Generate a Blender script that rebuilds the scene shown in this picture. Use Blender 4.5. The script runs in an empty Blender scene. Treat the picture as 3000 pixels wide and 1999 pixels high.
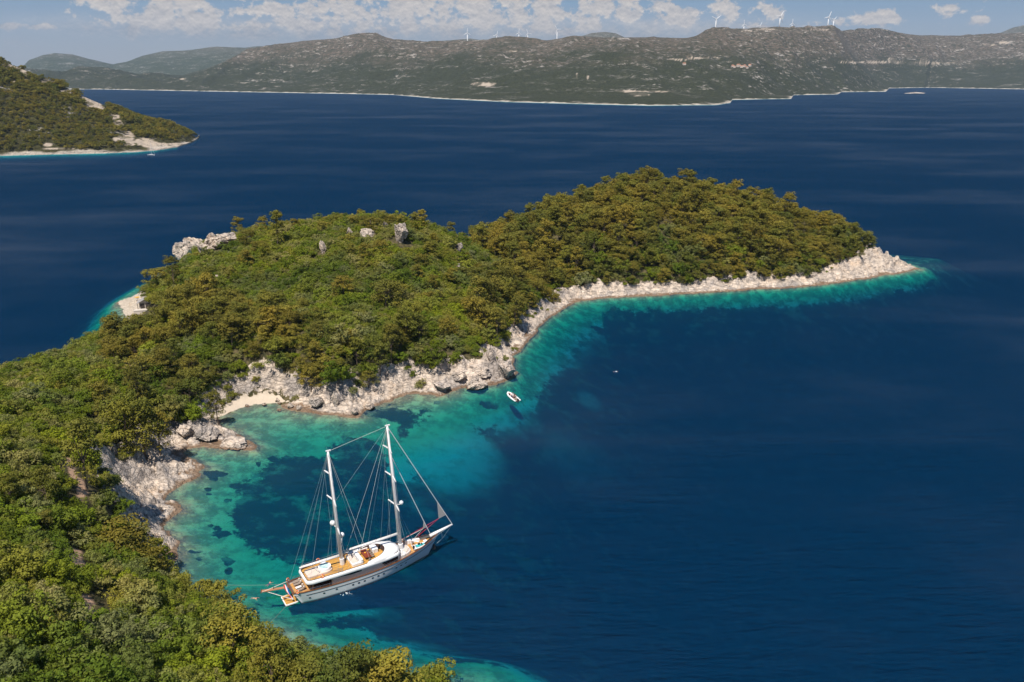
import bpy, math, random
import numpy as np
from mathutils import Vector, Matrix
R = math.radians
SC = bpy.context.scene
COL = SC.collection

# ------------------------------------------------------------------ camera
F, CH, PITCH = 2354.0, 110.0, R(18.4)
cam = bpy.data.cameras.new("drone_camera"); cam_o = bpy.data.objects.new("drone_camera", cam)
COL.objects.link(cam_o); SC.camera = cam_o
cam.sensor_width = 36.0; cam.lens = 36.0 * F / 3000.0
cam.clip_start = 1.0; cam.clip_end = 60000.0
cam_o.location = (0, 0, CH); cam_o.rotation_euler = (math.pi / 2 - PITCH, 0, 0)

# ------------------------------------------------------------------ exposure
SC.view_settings.view_transform = 'Standard'; SC.view_settings.look = 'None'
SC.view_settings.gamma = 1.0; SC.view_settings.use_curve_mapping = False
SC.view_settings.exposure = 0.32
SC.cycles.max_bounces = 7; SC.cycles.diffuse_bounces = 3; SC.cycles.glossy_bounces = 3
SC.cycles.transmission_bounces = 2; SC.cycles.transparent_max_bounces = 12; SC.cycles.volume_bounces = 1

# ------------------------------------------------------------------ sun
SUN_EL, SUN_AZ = R(62), R(197)          # azimuth clockwise from +Y: the sun stands behind the camera, a little to the left
sd = Vector((math.sin(SUN_AZ) * math.cos(SUN_EL), math.cos(SUN_AZ) * math.cos(SUN_EL), math.sin(SUN_EL)))
sun = bpy.data.lights.new("sun", 'SUN'); sun.energy = 5.0; sun.angle = R(0.53); sun.color = (1.0, 0.93, 0.83)
sun_o = bpy.data.objects.new("sun", sun); COL.objects.link(sun_o); sun_o.location = (0, -100, 400)
sun_o.rotation_euler = sd.to_track_quat('Z', 'Y').to_euler()

def dir_azel(u, v):
    x = (u - 1500) / F; yc = -(v - 999.5) / F
    d = np.array([x, math.cos(PITCH) + yc * math.sin(PITCH), -math.sin(PITCH) + yc * math.cos(PITCH)])
    d /= np.linalg.norm(d)
    return math.degrees(math.atan2(d[0], d[1])), math.degrees(math.asin(d[2]))

# ------------------------------------------------------------------ node helpers
class NT:
    def __init__(s, tree): s.t = tree; s.n = tree.nodes; s.l = tree.links
    def node(s, typ, **kw):
        n = s.n.new(typ)
        for k, v in kw.items(): setattr(n, k, v)
        return n
    def put(s, sock, val):
        if isinstance(val, bpy.types.NodeSocket): s.l.new(val, sock)
        elif isinstance(val, bpy.types.Node): s.l.new(val.outputs[0], sock)
        elif val is not None: sock.default_value = val
    def math(s, op, a, b=0.0, c=0.0, clamp=False):
        n = s.n.new('ShaderNodeMath'); n.operation = op; n.use_clamp = clamp
        s.put(n.inputs[0], a); s.put(n.inputs[1], b); s.put(n.inputs[2], c)
        return n.outputs[0]
    def mixc(s, f, a, b, blend='MIX'):
        n = s.n.new('ShaderNodeMix'); n.data_type = 'RGBA'; n.blend_type = blend
        ca = lambda x: (*x, 1.0) if isinstance(x, tuple) and len(x) == 3 else x
        s.put(n.inputs[0], f); s.put(n.inputs[6], ca(a)); s.put(n.inputs[7], ca(b))
        return n.outputs[2]
    def ramp(s, x, a, b, lo=0.0, hi=1.0, smooth=True):
        n = s.n.new('ShaderNodeMapRange'); n.interpolation_type = 'SMOOTHSTEP' if smooth else 'LINEAR'
        s.put(n.inputs[0], x); n.inputs[1].default_value = a; n.inputs[2].default_value = b
        n.inputs[3].default_value = lo; n.inputs[4].default_value = hi
        return n.outputs[0]
    def noise(s, vec, scale, detail=4.0, rough=0.55, dist=0.0, dims='3D', w=None):
        n = s.n.new('ShaderNodeTexNoise'); n.noise_dimensions = dims
        if vec is not None: s.put(n.inputs['Vector'], vec)
        n.inputs['Scale'].default_value = scale; n.inputs['Detail'].default_value = detail
        n.inputs['Roughness'].default_value = rough; n.inputs['Distortion'].default_value = dist
        return n.outputs[0]
    def voro(s, vec, scale, feature='F1', out=0):
        n = s.n.new('ShaderNodeTexVoronoi'); n.feature = feature
        if vec is not None: s.put(n.inputs['Vector'], vec)
        n.inputs['Scale'].default_value = scale
        return n.outputs[out]
    def scale(s, vec, sx, sy, sz, loc=(0, 0, 0), rot=(0, 0, 0)):
        n = s.n.new('ShaderNodeMapping'); s.put(n.inputs[0], vec)
        n.inputs['Scale'].default_value = (sx, sy, sz); n.inputs['Location'].default_value = loc; n.inputs['Rotation'].default_value = rot
        return n.outputs[0]
    def attr(s, name):
        n = s.n.new('ShaderNodeAttribute'); n.attribute_name = name
        return n.outputs['Fac']
    def bump(s, h, strength=0.5, dist=0.1):
        n = s.n.new('ShaderNodeBump'); s.put(n.inputs['Height'], h)
        n.inputs['Strength'].default_value = strength; n.inputs['Distance'].default_value = dist
        return n.outputs[0]
    def pos(s):
        n = s.n.new('ShaderNodeNewGeometry'); return n.outputs['Position']
    def xyz(s, vec):
        n = s.n.new('ShaderNodeSeparateXYZ'); s.put(n.inputs[0], vec); return n.outputs
    def comb(s, x, y, z):
        n = s.n.new('ShaderNodeCombineXYZ'); s.put(n.inputs[0], x); s.put(n.inputs[1], y); s.put(n.inputs[2], z); return n.outputs[0]

# ------------------------------------------------------------------ world: hazy summer sky with a bank of cumulus low over the hills
def make_world():
    w = bpy.data.worlds.new("World"); SC.world = w; w.use_nodes = True
    N = NT(w.node_tree); N.n.clear()
    out = N.node('ShaderNodeOutputWorld'); bg = N.node('ShaderNodeBackground')
    sky = N.node('ShaderNodeTexSky'); sky.sky_type = 'NISHITA'; sky.sun_disc = False
    sky.sun_elevation = SUN_EL; sky.sun_rotation = SUN_AZ; sky.air_density = 1.0; sky.dust_density = 0.6; sky.ozone_density = 1.5
    tc = N.node('ShaderNodeTexCoord')
    x, y, z = N.xyz(tc.outputs['Generated'])
    az = N.math('MULTIPLY', N.math('ARCTAN2', x, y), 57.29578)
    el = N.math('MULTIPLY', N.math('ARCSINE', z), 57.29578)
    p = N.comb(az, N.math('MULTIPLY', el, 1.25), 0.0)
    warp = N.noise(p, 0.62, 8.0, 0.58)
    warp2 = N.noise(N.scale(p, 1, 1, 1, (31.7, 11.3, 4.0)), 2.4, 6.0, 0.62)
    # cloud masses: picture columns and rows of each heap turned into directions in the sky
    blobs = [(330, 40, 85, 42), (430, 30, 120, 55), (520, 20, 90, 60), (620, 62, 110, 30), (760, 55, 110, 32), (820, 35, 60, 25), (960, 40, 90, 48), (1060, 60, 140, 48),
             (1130, 20, 100, 50), (1260, 30, 140, 60), (1400, 15, 150, 70), (1500, 10, 110, 55), (1560, 30, 55, 45), (1640, 40, 110, 60), (1700, 20, 100, 70), (1790, 10, 130, 50), (1900, 5, 120, 35),
             (2010, 48, 75, 28), (2200, 42, 85, 36), (2240, 60, 70, 24), (2375, 72, 30, 16), (2490, 65, 60, 16), (2590, 52, 70, 22),
             (2770, 28, 48, 28), (2865, 60, 36, 14), (60, 78, 130, 10)]
    veil = [(1340, 80, 420, 34), (1750, 85, 300, 30), (480, 80, 300, 26), (850, 85, 300, 28), (2150, 80, 200, 24)]
    f = None; fv = None
    for q_, (u, v, ru, rv) in enumerate(blobs + veil):
        a0, e0 = dir_azel(u, v); a1, _ = dir_azel(u + ru, v); _, e1 = dir_azel(u, v - rv)
        dx = N.math('MULTIPLY', N.math('SUBTRACT', az, a0), 1.0 / (a1 - a0)); dy = N.math('MULTIPLY', N.math('SUBTRACT', el, e0), 1.0 / (e1 - e0))
        r2 = N.math('ADD', N.math('MULTIPLY', dx, dx), N.math('MULTIPLY', dy, dy))
        g = N.math('EXPONENT', N.math('MULTIPLY', r2, -0.9))
        if q_ < len(blobs): f = g if f is None else N.math('ADD', f, g)
        else: fv = g if fv is None else N.math('ADD', fv, g)
    f = N.math('MINIMUM', f, 0.8)
    edge = N.math('ADD', N.math('MULTIPLY', N.math('SUBTRACT', warp, 0.5), 3.1), N.math('MULTIPLY', N.math('SUBTRACT', warp2, 0.5), 0.9))
    dens = N.math('ADD', f, edge)
    _, e_base = dir_azel(1500, 120); _, e_mid = dir_azel(1500, 60)
    cut = N.ramp(el, e_base, e_mid, 0.18, 0.0)
    hard = N.ramp(dens, 0.44, 0.80)
    soft = N.ramp(dens, 0.15, 0.85)
    lowf = N.ramp(el, e_base, e_mid)
    mask = N.math('ADD', N.math('MULTIPLY', hard, lowf), N.math('MULTIPLY', soft, N.math('SUBTRACT', 1.0, lowf)))
    mask = N.math('MULTIPLY', mask, N.ramp(el, e_base - 1.0, e_base + 0.9))
    mask = N.math('MAXIMUM', mask, N.math('MULTIPLY', N.math('MINIMUM', fv, 1.0), N.ramp(warp, 0.3, 0.62, 0.25, 0.7)))
    # sunlit heads, grey hollows and bases
    rel = N.noise(N.scale(p, 1, 1, 1, (0.0, -0.14, 0.0)), 0.62, 8.0, 0.58)
    relief = N.math('MULTIPLY', N.math('SUBTRACT', warp, rel), 3.2)
    lit = N.math('ADD', N.math('ADD', N.math('MULTIPLY', lowf, 0.42), N.math('MULTIPLY', N.math('SUBTRACT', warp2, 0.5), 0.8)), N.math('ADD', relief, 0.18), clamp=True)
    cl = N.mixc(lit, (2.3, 2.35, 2.65), (6.2, 5.5, 4.8))
    hz = N.ramp(el, 0.5, 5.5); hi = N.ramp(el, 7.0, 35.0)
    skyc = N.mixc(hz, N.mixc(0.9, sky.outputs[0], (2.35, 2.6, 3.1)), N.mixc(0.88, sky.outputs[0], N.mixc(hi, (1.2, 2.15, 3.5), (0.35, 0.95, 2.3))))
    col = N.mixc(N.math('MULTIPLY', mask, 0.92), skyc, cl)
    N.l.new(col, bg.inputs[0]); bg.inputs[1].default_value = 0.1
    N.l.new(bg.outputs[0], out.inputs[0])
make_world()

# ------------------------------------------------------------------ maths: picture rays, noise, interpolation
cp, sp = math.cos(PITCH), math.sin(PITCH)
def ray(u, v):
    x = (np.asarray(u, float) - 1500) / F; yc = -(np.asarray(v, float) - 999.5) / F
    return np.stack([x, cp + yc * sp, -sp + yc * cp], -1)
def at(u, v, z=0.0):
    d = ray(u, v); t = (z - CH) / d[..., 2:3]
    return np.array([0, 0, CH]) + t * d
def px(P):
    q = np.asarray(P, float) - np.array([0, 0, CH])
    zc = q[..., 1] * cp - q[..., 2] * sp; yc = q[..., 1] * sp + q[..., 2] * cp
    return np.stack([1500 + F * q[..., 0] / zc, 999.5 - F * yc / zc], -1)

def _hash(ix, iy, seed):
    h = (ix.astype(np.int64) * 374761393 + iy.astype(np.int64) * 668265263 + seed * 974711) & 0xffffffff
    h = ((h ^ (h >> 13)) * 1274126177) & 0xffffffff
    h = ((h ^ (h >> 16)) * 2246822519) & 0xffffffff
    return ((h ^ (h >> 15)) & 0xffffff) / float(0xffffff)
def vnoise(x, y, seed=0):
    ix = np.floor(x); iy = np.floor(y); fx = x - ix; fy = y - iy
    fx = fx * fx * fx * (fx * (fx * 6 - 15) + 10); fy = fy * fy * fy * (fy * (fy * 6 - 15) + 10)
    ix = ix.astype(np.int64); iy = iy.astype(np.int64)
    a = _hash(ix, iy, seed); b = _hash(ix + 1, iy, seed); c = _hash(ix, iy + 1, seed); d = _hash(ix + 1, iy + 1, seed)
    return (a + (b - a) * fx) * (1 - fy) + (c + (d - c) * fx) * fy
def fbm(x, y, scale, octv=4, seed=0, gain=0.5, ridged=False):
    s = np.zeros(np.broadcast(x, y).shape); amp = 1.0; tot = 0.0
    x = np.asarray(x, float) / scale; y = np.asarray(y, float) / scale
    ca, sa = math.cos(0.6), math.sin(0.6)
    for o in range(octv):
        n = vnoise(x, y, seed + o * 17)
        if ridged: n = 1 - np.abs(2 * n - 1)
        s += amp * n; tot += amp; amp *= gain
        x, y = (x * ca - y * sa) * 2.03 + 7.1, (x * sa + y * ca) * 2.03 + 3.7
    return s / tot
def cells(x, y, s, seed):
    x = x / s; y = y / s; ix = np.floor(x).astype(np.int64); iy = np.floor(y).astype(np.int64); f1 = np.full(x.shape, 9.0); f2 = f1.copy(); val = np.zeros(x.shape)
    for dx in (-1, 0, 1):
        for dy in (-1, 0, 1):
            a, b = ix + dx, iy + dy; d = np.hypot(a + _hash(a, b, seed) - x, b + _hash(a, b, seed + 1) - y); m = d < f1
            f2 = np.where(m, f1, np.minimum(f2, d)); val = np.where(m, _hash(a, b, seed + 2), val); f1 = np.where(m, d, f1)
    return val, f2 - f1
def sstep(a, b, x):
    t = np.clip((x - a) / (b - a), 0, 1); return t * t * (3 - 2 * t)
def tps_fit(P, z, lam=0.5):
    P = np.asarray(P, float) / 100.0; n = len(P)
    d2 = ((P[:, None] - P[None]) ** 2).sum(-1)
    K = np.where(d2 > 0, d2 * np.log(np.maximum(d2, 1e-12)), 0) + lam * 1e-2 * np.eye(n)
    A = np.zeros((n + 3, n + 3)); A[:n, :n] = K; A[:n, n] = 1; A[:n, n + 1:] = P; A[n, :n] = 1; A[n + 1:, :n] = P.T
    w = np.linalg.solve(A, np.concatenate([np.asarray(z, float), np.zeros(3)]))
    def ev(x, y):
        q = np.stack([np.ravel(x), np.ravel(y)], -1) / 100.0; o = np.empty(len(q))
        for i in range(0, len(q), 20000):
            c = q[i:i + 20000]; dd = ((c[:, None] - P[None]) ** 2).sum(-1)
            o[i:i + 20000] = (dd * np.log(np.maximum(dd, 1e-12))) @ w[:n] + w[n] + c @ w[n + 1:]
        return o.reshape(np.shape(x))
    return ev
def poly_sdf(x, y, poly, vals=None):
    """signed distance (positive inside) and, when asked, a value carried along the outline"""
    P = np.asarray(poly, float); Q = np.roll(P, -1, 0)
    q = np.stack([np.ravel(x), np.ravel(y)], -1); best = np.full(len(q), 1e18); val = np.zeros(len(q)); ins = np.zeros(len(q), bool)
    for i in range(len(P)):
        a, b = P[i], Q[i]; ab = b - a; L2 = max(ab @ ab, 1e-9)
        t = np.clip(((q - a) @ ab) / L2, 0, 1); d2 = ((q - a - t[:, None] * ab) ** 2).sum(-1)
        m = d2 < best; best = np.where(m, d2, best)
        if vals is not None: val = np.where(m, vals[i] * (1 - t) + vals[(i + 1) % len(P)] * t, val)
        c = ((a[1] > q[:, 1]) != (b[1] > q[:, 1]))
        if a[1] != b[1]: ins ^= c & (q[:, 0] < (b[0] - a[0]) * (q[:, 1] - a[1]) / (b[1] - a[1]) + a[0])
    d = np.where(ins, 1, -1) * np.sqrt(best)
    return (d.reshape(np.shape(x)), val.reshape(np.shape(x))) if vals is not None else d.reshape(np.shape(x))
class Grid:
    def __init__(s, x0, y0, st, A): s.x0, s.y0, s.st, s.A = x0, y0, st, A
    def __call__(s, x, y):
        gx = np.clip((x - s.x0) / s.st, 0, s.A.shape[1] - 1.001); gy = np.clip((y - s.y0) / s.st, 0, s.A.shape[0] - 1.001)
        i = gx.astype(int); j = gy.astype(int); fx = gx - i; fy = gy - j; A = s.A
        return (A[j, i] * (1 - fx) + A[j, i + 1] * fx) * (1 - fy) + (A[j + 1, i] * (1 - fx) + A[j + 1, i + 1] * fx) * fy

# ------------------------------------------------------------------ the coast: waterline traced on the water plane; third number = width of bare rock behind it
shore_px = [(1310, 2040, 2), (1200, 1988, 1), (1100, 1962, 1), (960, 1932, 1), (870, 1898, 1), (800, 1872, 2), (772, 1858, 3.5), (745, 1838, 2), (690, 1805, .5), (640, 1768, .5), (600, 1742, .5), (545, 1722, .5), (510, 1697, .5), (488, 1672, 1),
    (500, 1662, 6), (524, 1640, 9), (526, 1615, 10), (516, 1590, 11), (498, 1570, 11), (478, 1548, 12), (492, 1528, 14), (528, 1502, 16), (538, 1482, 16), (522, 1468, 16), (482, 1464, 17), (502, 1445, 18), (542, 1420, 19), (575, 1398, 19), (570, 1384, 19), (609, 1366, 18), (578, 1346, 17), (548, 1328, 15),
    (548, 1314, 9), (592, 1308, 11), (640, 1316, 12), (700, 1318, 12), (744, 1318, 12), (748, 1306, 12), (712, 1280, 12), (672, 1258, 11), (645, 1240, 7), (652, 1222, 9), (690, 1203, 8), (750, 1186, 8.5), (808, 1182, 9), (828, 1192, 9), (880, 1203, 9), (930, 1212, 9.5), (985, 1216, 10), (1040, 1222, 9), (1060, 1208, 8),
    (1092, 1188, 8), (1140, 1176, 9), (1195, 1156, 9), (1238, 1152, 9), (1285, 1162, 10), (1322, 1152, 11), (1350, 1138, 11), (1400, 1132, 11), (1448, 1132, 11), (1492, 1118, 12), (1512, 1092, 12), (1502, 1066, 12), (1508, 1042, 10), (1538, 1012, 9), (1562, 985, 9), (1590, 950, 9), (1635, 915, 10), (1690, 886, 11), (1760, 876, 11), (1800, 873, 9), (1900, 868, 9.5),
    (2000, 862, 9), (2100, 856, 9), (2200, 849, 9), (2300, 845, 9), (2400, 838, 10), (2500, 824, 13), (2600, 806, 18), (2660, 796, 25), (2700, 789, 30)]
back = [(238, 478, 26), (222, 500, 16), (205, 530, 10), (170, 580, 6), (125, 618, 6), (75, 628, 6), (35, 608, 6), (10, 580, 5), (-12, 552, 5), (-40, 530, 6), (-75, 512, 7), (-110, 500, 8), (-140, 490, 10), (-163, 474, 12), (-178, 448, 9), (-186, 425, 4), (-193, 405, 6)]
lef = [(345, 886, 9), (362, 912, 9), (372, 940, 6)]
wl = [(x, y, w) for (x, y), w in zip([at(u, v)[:2] for u, v, _ in shore_px], [s[2] for s in shore_px])]
wl += back + [(*at(u, v)[:2], w) for u, v, w in lef]
wl += [(*at(u, v)[:2], 1) for u, v in [(335, 975), (300, 992), (240, 1014), (136, 1056), (56, 1086), (-40, 1112)]] + [(-262, 250, 2), (-330, 200, 2), (-430, 140, 2), (-430, -60, 2), (60, -60, 2), (40, 40, 2), (10, 95, 2)]
WL = np.array([(a, b) for a, b, _ in wl]); WW = np.array([c for _, _, c in wl])
gx = np.arange(-440, 460, 2.0); gy = np.arange(-70, 780, 2.0); GX, GY = np.meshgrid(gx, gy)
_d, _w = poly_sdf(GX, GY, WL, WW)
G_d = Grid(-440, -70, 2.0, _d); G_w = Grid(-440, -70, 2.0, _w)
land_px = [(0, 1999, 37), (300, 1999, 28), (600, 1999, 18), (900, 1999, 7), (0, 1700, 31), (250, 1700, 23), (430, 1700, 7.5), (560, 1800, 11), (700, 1900, 8), (0, 1400, 26), (200, 1400, 21), (340, 1400, 10.5), (390, 1480, 8), (0, 1200, 21), (250, 1200, 17), (430, 1220, 11), (520, 1250, 6), (0, 1128, 10.5), (150, 1090, 7.5), (300, 1095, 10), (300, 1015, 3.2),
    (450, 1080, 9), (600, 1120, 9), (560, 1180, 6), (520, 1038, 13), (600, 1048, 13), (690, 1036, 14.2), (780, 1052, 13.5), (860, 1085, 10.5), (650, 1175, 4.5), (760, 1150, 4), (840, 1140, 6), (1000, 1110, 10), (1150, 1100, 8), (1280, 1060, 8), (1420, 1060, 5), (1100, 668, 36), (1170, 700, 34.5), (1000, 680, 33), (1100, 800, 27), (1100, 1000, 15), (800, 705, 29), (800, 850, 20), (800, 970, 14), (600, 750, 20), (550, 900, 13),
    (450, 850, 8), (420, 935, 6), (390, 900, 3), (1350, 742, 17), (1420, 850, 10), (1450, 748, 10), (1250, 850, 20), (1300, 700, 27), (505, 775, 11), (600, 738, 16), (680, 712, 22), (1850, 580, 35), (1740, 628, 31), (1850, 700, 24), (2100, 606, 30), (2300, 640, 23), (2450, 682, 16), (2560, 722, 10), (2620, 760, 6), (2100, 705, 20), (2350, 745, 11), (1640, 658, 25), (1600, 705, 22), (1650, 800, 9), (1900, 790, 10), (2200, 790, 8), (1540, 880, 8), (1540, 715, 17)]
lp = np.array([at(u, v, z) for u, v, z in land_px])
extra = np.array([(-330, 100, 34), (-250, 200, 13), (-150, 20, 52), (-60, 20, 46), (-380, 0, 45), (0, 60, 14), (80, 590, 18), (140, 570, 16), (-60, 490, 18), (-120, 470, 17), (-8, 500, 6), (-20, 480, 8)], float)
LP = np.vstack([lp, extra]); sh = WL[::2]
T_land = tps_fit(np.vstack([LP[:, :2], sh]), np.concatenate([LP[:, 2], np.full(len(sh), 0.6)]), 0.6)
sea_px = [(650, 1290, 1.4), (560, 1480, 2), (640, 1420, 2.6), (720, 1460, 3.6), (800, 1310, 2.8), (900, 1255, 2.8), (950, 1290, 4.2), (1050, 1300, 5), (600, 1650, 2.4), (560, 1690, 2.2), (740, 1600, 4.5), (900, 1450, 5), (1000, 1400, 6), (800, 1520, 4.6), (1050, 1500, 7.5), (850, 1700, 4.6), (760, 1750, 3.8), (1000, 1800, 5.6), (900, 1850, 2.6), (1150, 1905, 4), (1300, 1950, 3.2), (1400, 1895, 5), (1450, 1870, 6.5), (1500, 1945, 4.5), (1600, 1985, 6), (1690, 1999, 8.5), (1750, 1900, 16), (1600, 1880, 10),
    (1250, 1300, 8.5), (1350, 1330, 12), (1450, 1330, 14), (1500, 1400, 17), (1300, 1450, 14), (1150, 1600, 11), (1400, 1700, 20), (1300, 1215, 4), (1420, 1180, 6), (1480, 1220, 12), (1560, 1130, 9), (1570, 1080, 7), (1620, 1000, 7), (1650, 1130, 12), (1720, 1140, 16), (1700, 1260, 27), (1900, 1200, 28), (1750, 950, 11), (1900, 910, 13), (2100, 900, 14), (2300, 885, 15), (2450, 870, 14), (2000, 1000, 26), (2600, 840, 14), (2735, 797, 6), (2790, 806, 18), (2900, 830, 30), (2900, 1200, 38), (2500, 1500, 38), (2000, 1600, 36), (2900, 1950, 36), (2000, 1950, 26), (2500, 950, 26), (320, 880, 3.5), (300, 930, 2.5), (330, 960, 2.2), (220, 900, 14), (250, 1000, 6), (100, 1000, 18), (30, 900, 30), (1480, 655, 5.5), (1560, 640, 6), (1400, 620, 22), (1000, 560, 30), (2300, 500, 35)]
T_sea = tps_fit(np.array([at(u, v)[:2] for u, v, _ in sea_px]), [z for *_, z in sea_px], 0.3)
G_l = Grid(-440, -70, 2.0, np.clip(T_land(GX, GY), 0.4, 70)); G_s = Grid(-440, -70, 2.0, np.clip(T_sea(GX, GY), 1.0, 40))
beach_poly = [tuple(at(u, v, z)[:2]) for u, v, z in [(636, 1232, -.3), (652, 1226, -.3), (690, 1209, -.3), (760, 1192, -.3), (815, 1190, -.3), (866, 1176, 1.0), (830, 1148, 2.4), (760, 1144, 2.8), (690, 1156, 2.8), (636, 1186, 2.4), (612, 1222, 1.2)]]
G_b = Grid(-440, -70, 2.0, sstep(-2.0, 1.2, poly_sdf(GX, GY, beach_poly)))
def terrain(x, y):
    """ground height, shore distance with its ragged edge, rock mask"""
    d = G_d(x, y)
    d = d + 3.6 * (fbm(x, y, 11, 4, 3) - .5) + 2.2 * (fbm(x, y, 3.2, 3, 9) - .5)
    bw = G_w(x, y)
    rock = sstep(bw + 2.5, bw - 1.0, d + 5.0 * (fbm(x, y, 9, 3, 21) - .5)) * (d > -14)
    dl = np.maximum(d, 0); ds = np.maximum(-d, 0)
    st = (x * 0.55 + y * 0.84)                        # strike of the tilted limestone beds
    beds = fbm(st * 2.6, (x * 0.84 - y * 0.55) * 0.7, 5.5, 4, 33, 0.55, True)
    blocks = np.zeros_like(d); m = (rock > 0.02) & (d > 0)
    if m.any():
        xs, ys = x[m], y[m]; wx = 6.0 * (fbm(xs, ys, 6, 4, 45) - .5); wy = 6.0 * (fbm(xs, ys, 6, 4, 46) - .5)
        c1, e1 = cells(((xs + wx) * .94 + (ys + wy) * .34) * .5, (ys + wy) * .94 - (xs + wx) * .34, 4.2, 51); c2, e2 = cells(((xs - wx) * .9 - (ys + wy) * .42) * .6, (ys + wy) * .9 + (xs - wx) * .42, 2.0, 52)
        blocks[m] = 2.4 * (c1 - .5) + .9 * (c2 - .5) - 0.6 * sstep(.2, .0, e1) - .2 * sstep(.2, .0, e2)
    rough = rock * (blocks + 0.9 * (beds - .62) + 9.0 * (fbm(x, y, 13, 3, 47, .5, True) - .62) * sstep(4, 12, dl)) * sstep(0, 4, dl) * np.clip(bw / 9, 0.2, 1.25)
    bc = G_b(x, y); rock = rock * (1 - bc)
    zl = G_l(x, y) * sstep(-1.0, 15, dl) + 1.5 * (1 - np.exp(-dl / 1.6)) + rough + 0.7 * (fbm(x, y, 14, 3, 5) - .5) * sstep(3, 12, dl)
    zl = zl * (1 - bc) + (0.15 + 0.17 * dl) * bc
    zs = -(G_s(x, y) * (1 - np.exp(-ds / 6.0))) + (1.3 * (fbm(x, y, 4.5, 4, 15, .55, True) - .62)) * np.exp(-ds / 7.0) * sstep(0, 3, ds)
    return np.where(d > 0, np.maximum(zl, 0.06), np.minimum(zs, -0.05)), d, rock
def ground_hit(u, v, lift=0.0):
    d = ray(u, v); t = np.linspace(70, 760, 2400); P = np.array([0, 0, CH]) + t[:, None] * d
    h = np.maximum(terrain(P[:, 0], P[:, 1])[0], 0) + lift
    k = np.argmax(P[:, 2] < h)
    return P[k, 0], P[k, 1], float(h[k] - lift)

# ------------------------------------------------------------------ mesh helpers
def set_mesh(me, V, Fq):
    V = np.asarray(V, np.float32); Fq = np.asarray(Fq, np.int32); n = Fq.shape[1]
    me.vertices.add(len(V)); me.vertices.foreach_set('co', V.ravel())
    me.loops.add(Fq.size); me.loops.foreach_set('vertex_index', Fq.ravel())
    me.polygons.add(len(Fq)); me.polygons.foreach_set('loop_start', np.arange(0, Fq.size, n, dtype=np.int32)); me.polygons.foreach_set('loop_total', np.full(len(Fq), n, np.int32))
    me.update(calc_edges=True); return me
def grid_faces(nr, nc):
    i = np.arange(nr - 1)[:, None] * nc + np.arange(nc - 1)[None]
    return np.stack([i, i + 1, i + nc + 1, i + nc], -1).reshape(-1, 4)
def link(name, me, mats=None, parent=None, smooth=False):
    o = bpy.data.objects.new(name, me); COL.objects.link(o)
    if mats is not None:
        for m in (mats if isinstance(mats, (list, tuple)) else [mats]): me.materials.append(m)
    if smooth: me.polygons.foreach_set('use_smooth', np.ones(len(me.polygons), bool))
    if parent is not None: o.parent = parent
    return o
def fattr(me, name, vals):
    a = me.attributes.new(name, 'FLOAT', 'POINT'); a.data.foreach_set('value', np.asarray(vals, np.float32).ravel())
def tag(o, label=None, cat=None, group=None, kind=None):
    if label: o['label'] = label
    if cat: o['category'] = cat
    if group: o['group'] = group
    if kind: o['kind'] = kind
    return o
def empty(name, loc=(0, 0, 0), rz=0.0, label=None, cat=None, group=None):
    o = bpy.data.objects.new(name, None); COL.objects.link(o); o.location = loc; o.rotation_euler = (0, 0, rz)
    o.empty_display_size = 0.2
    return tag(o, label, cat, group)

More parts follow.
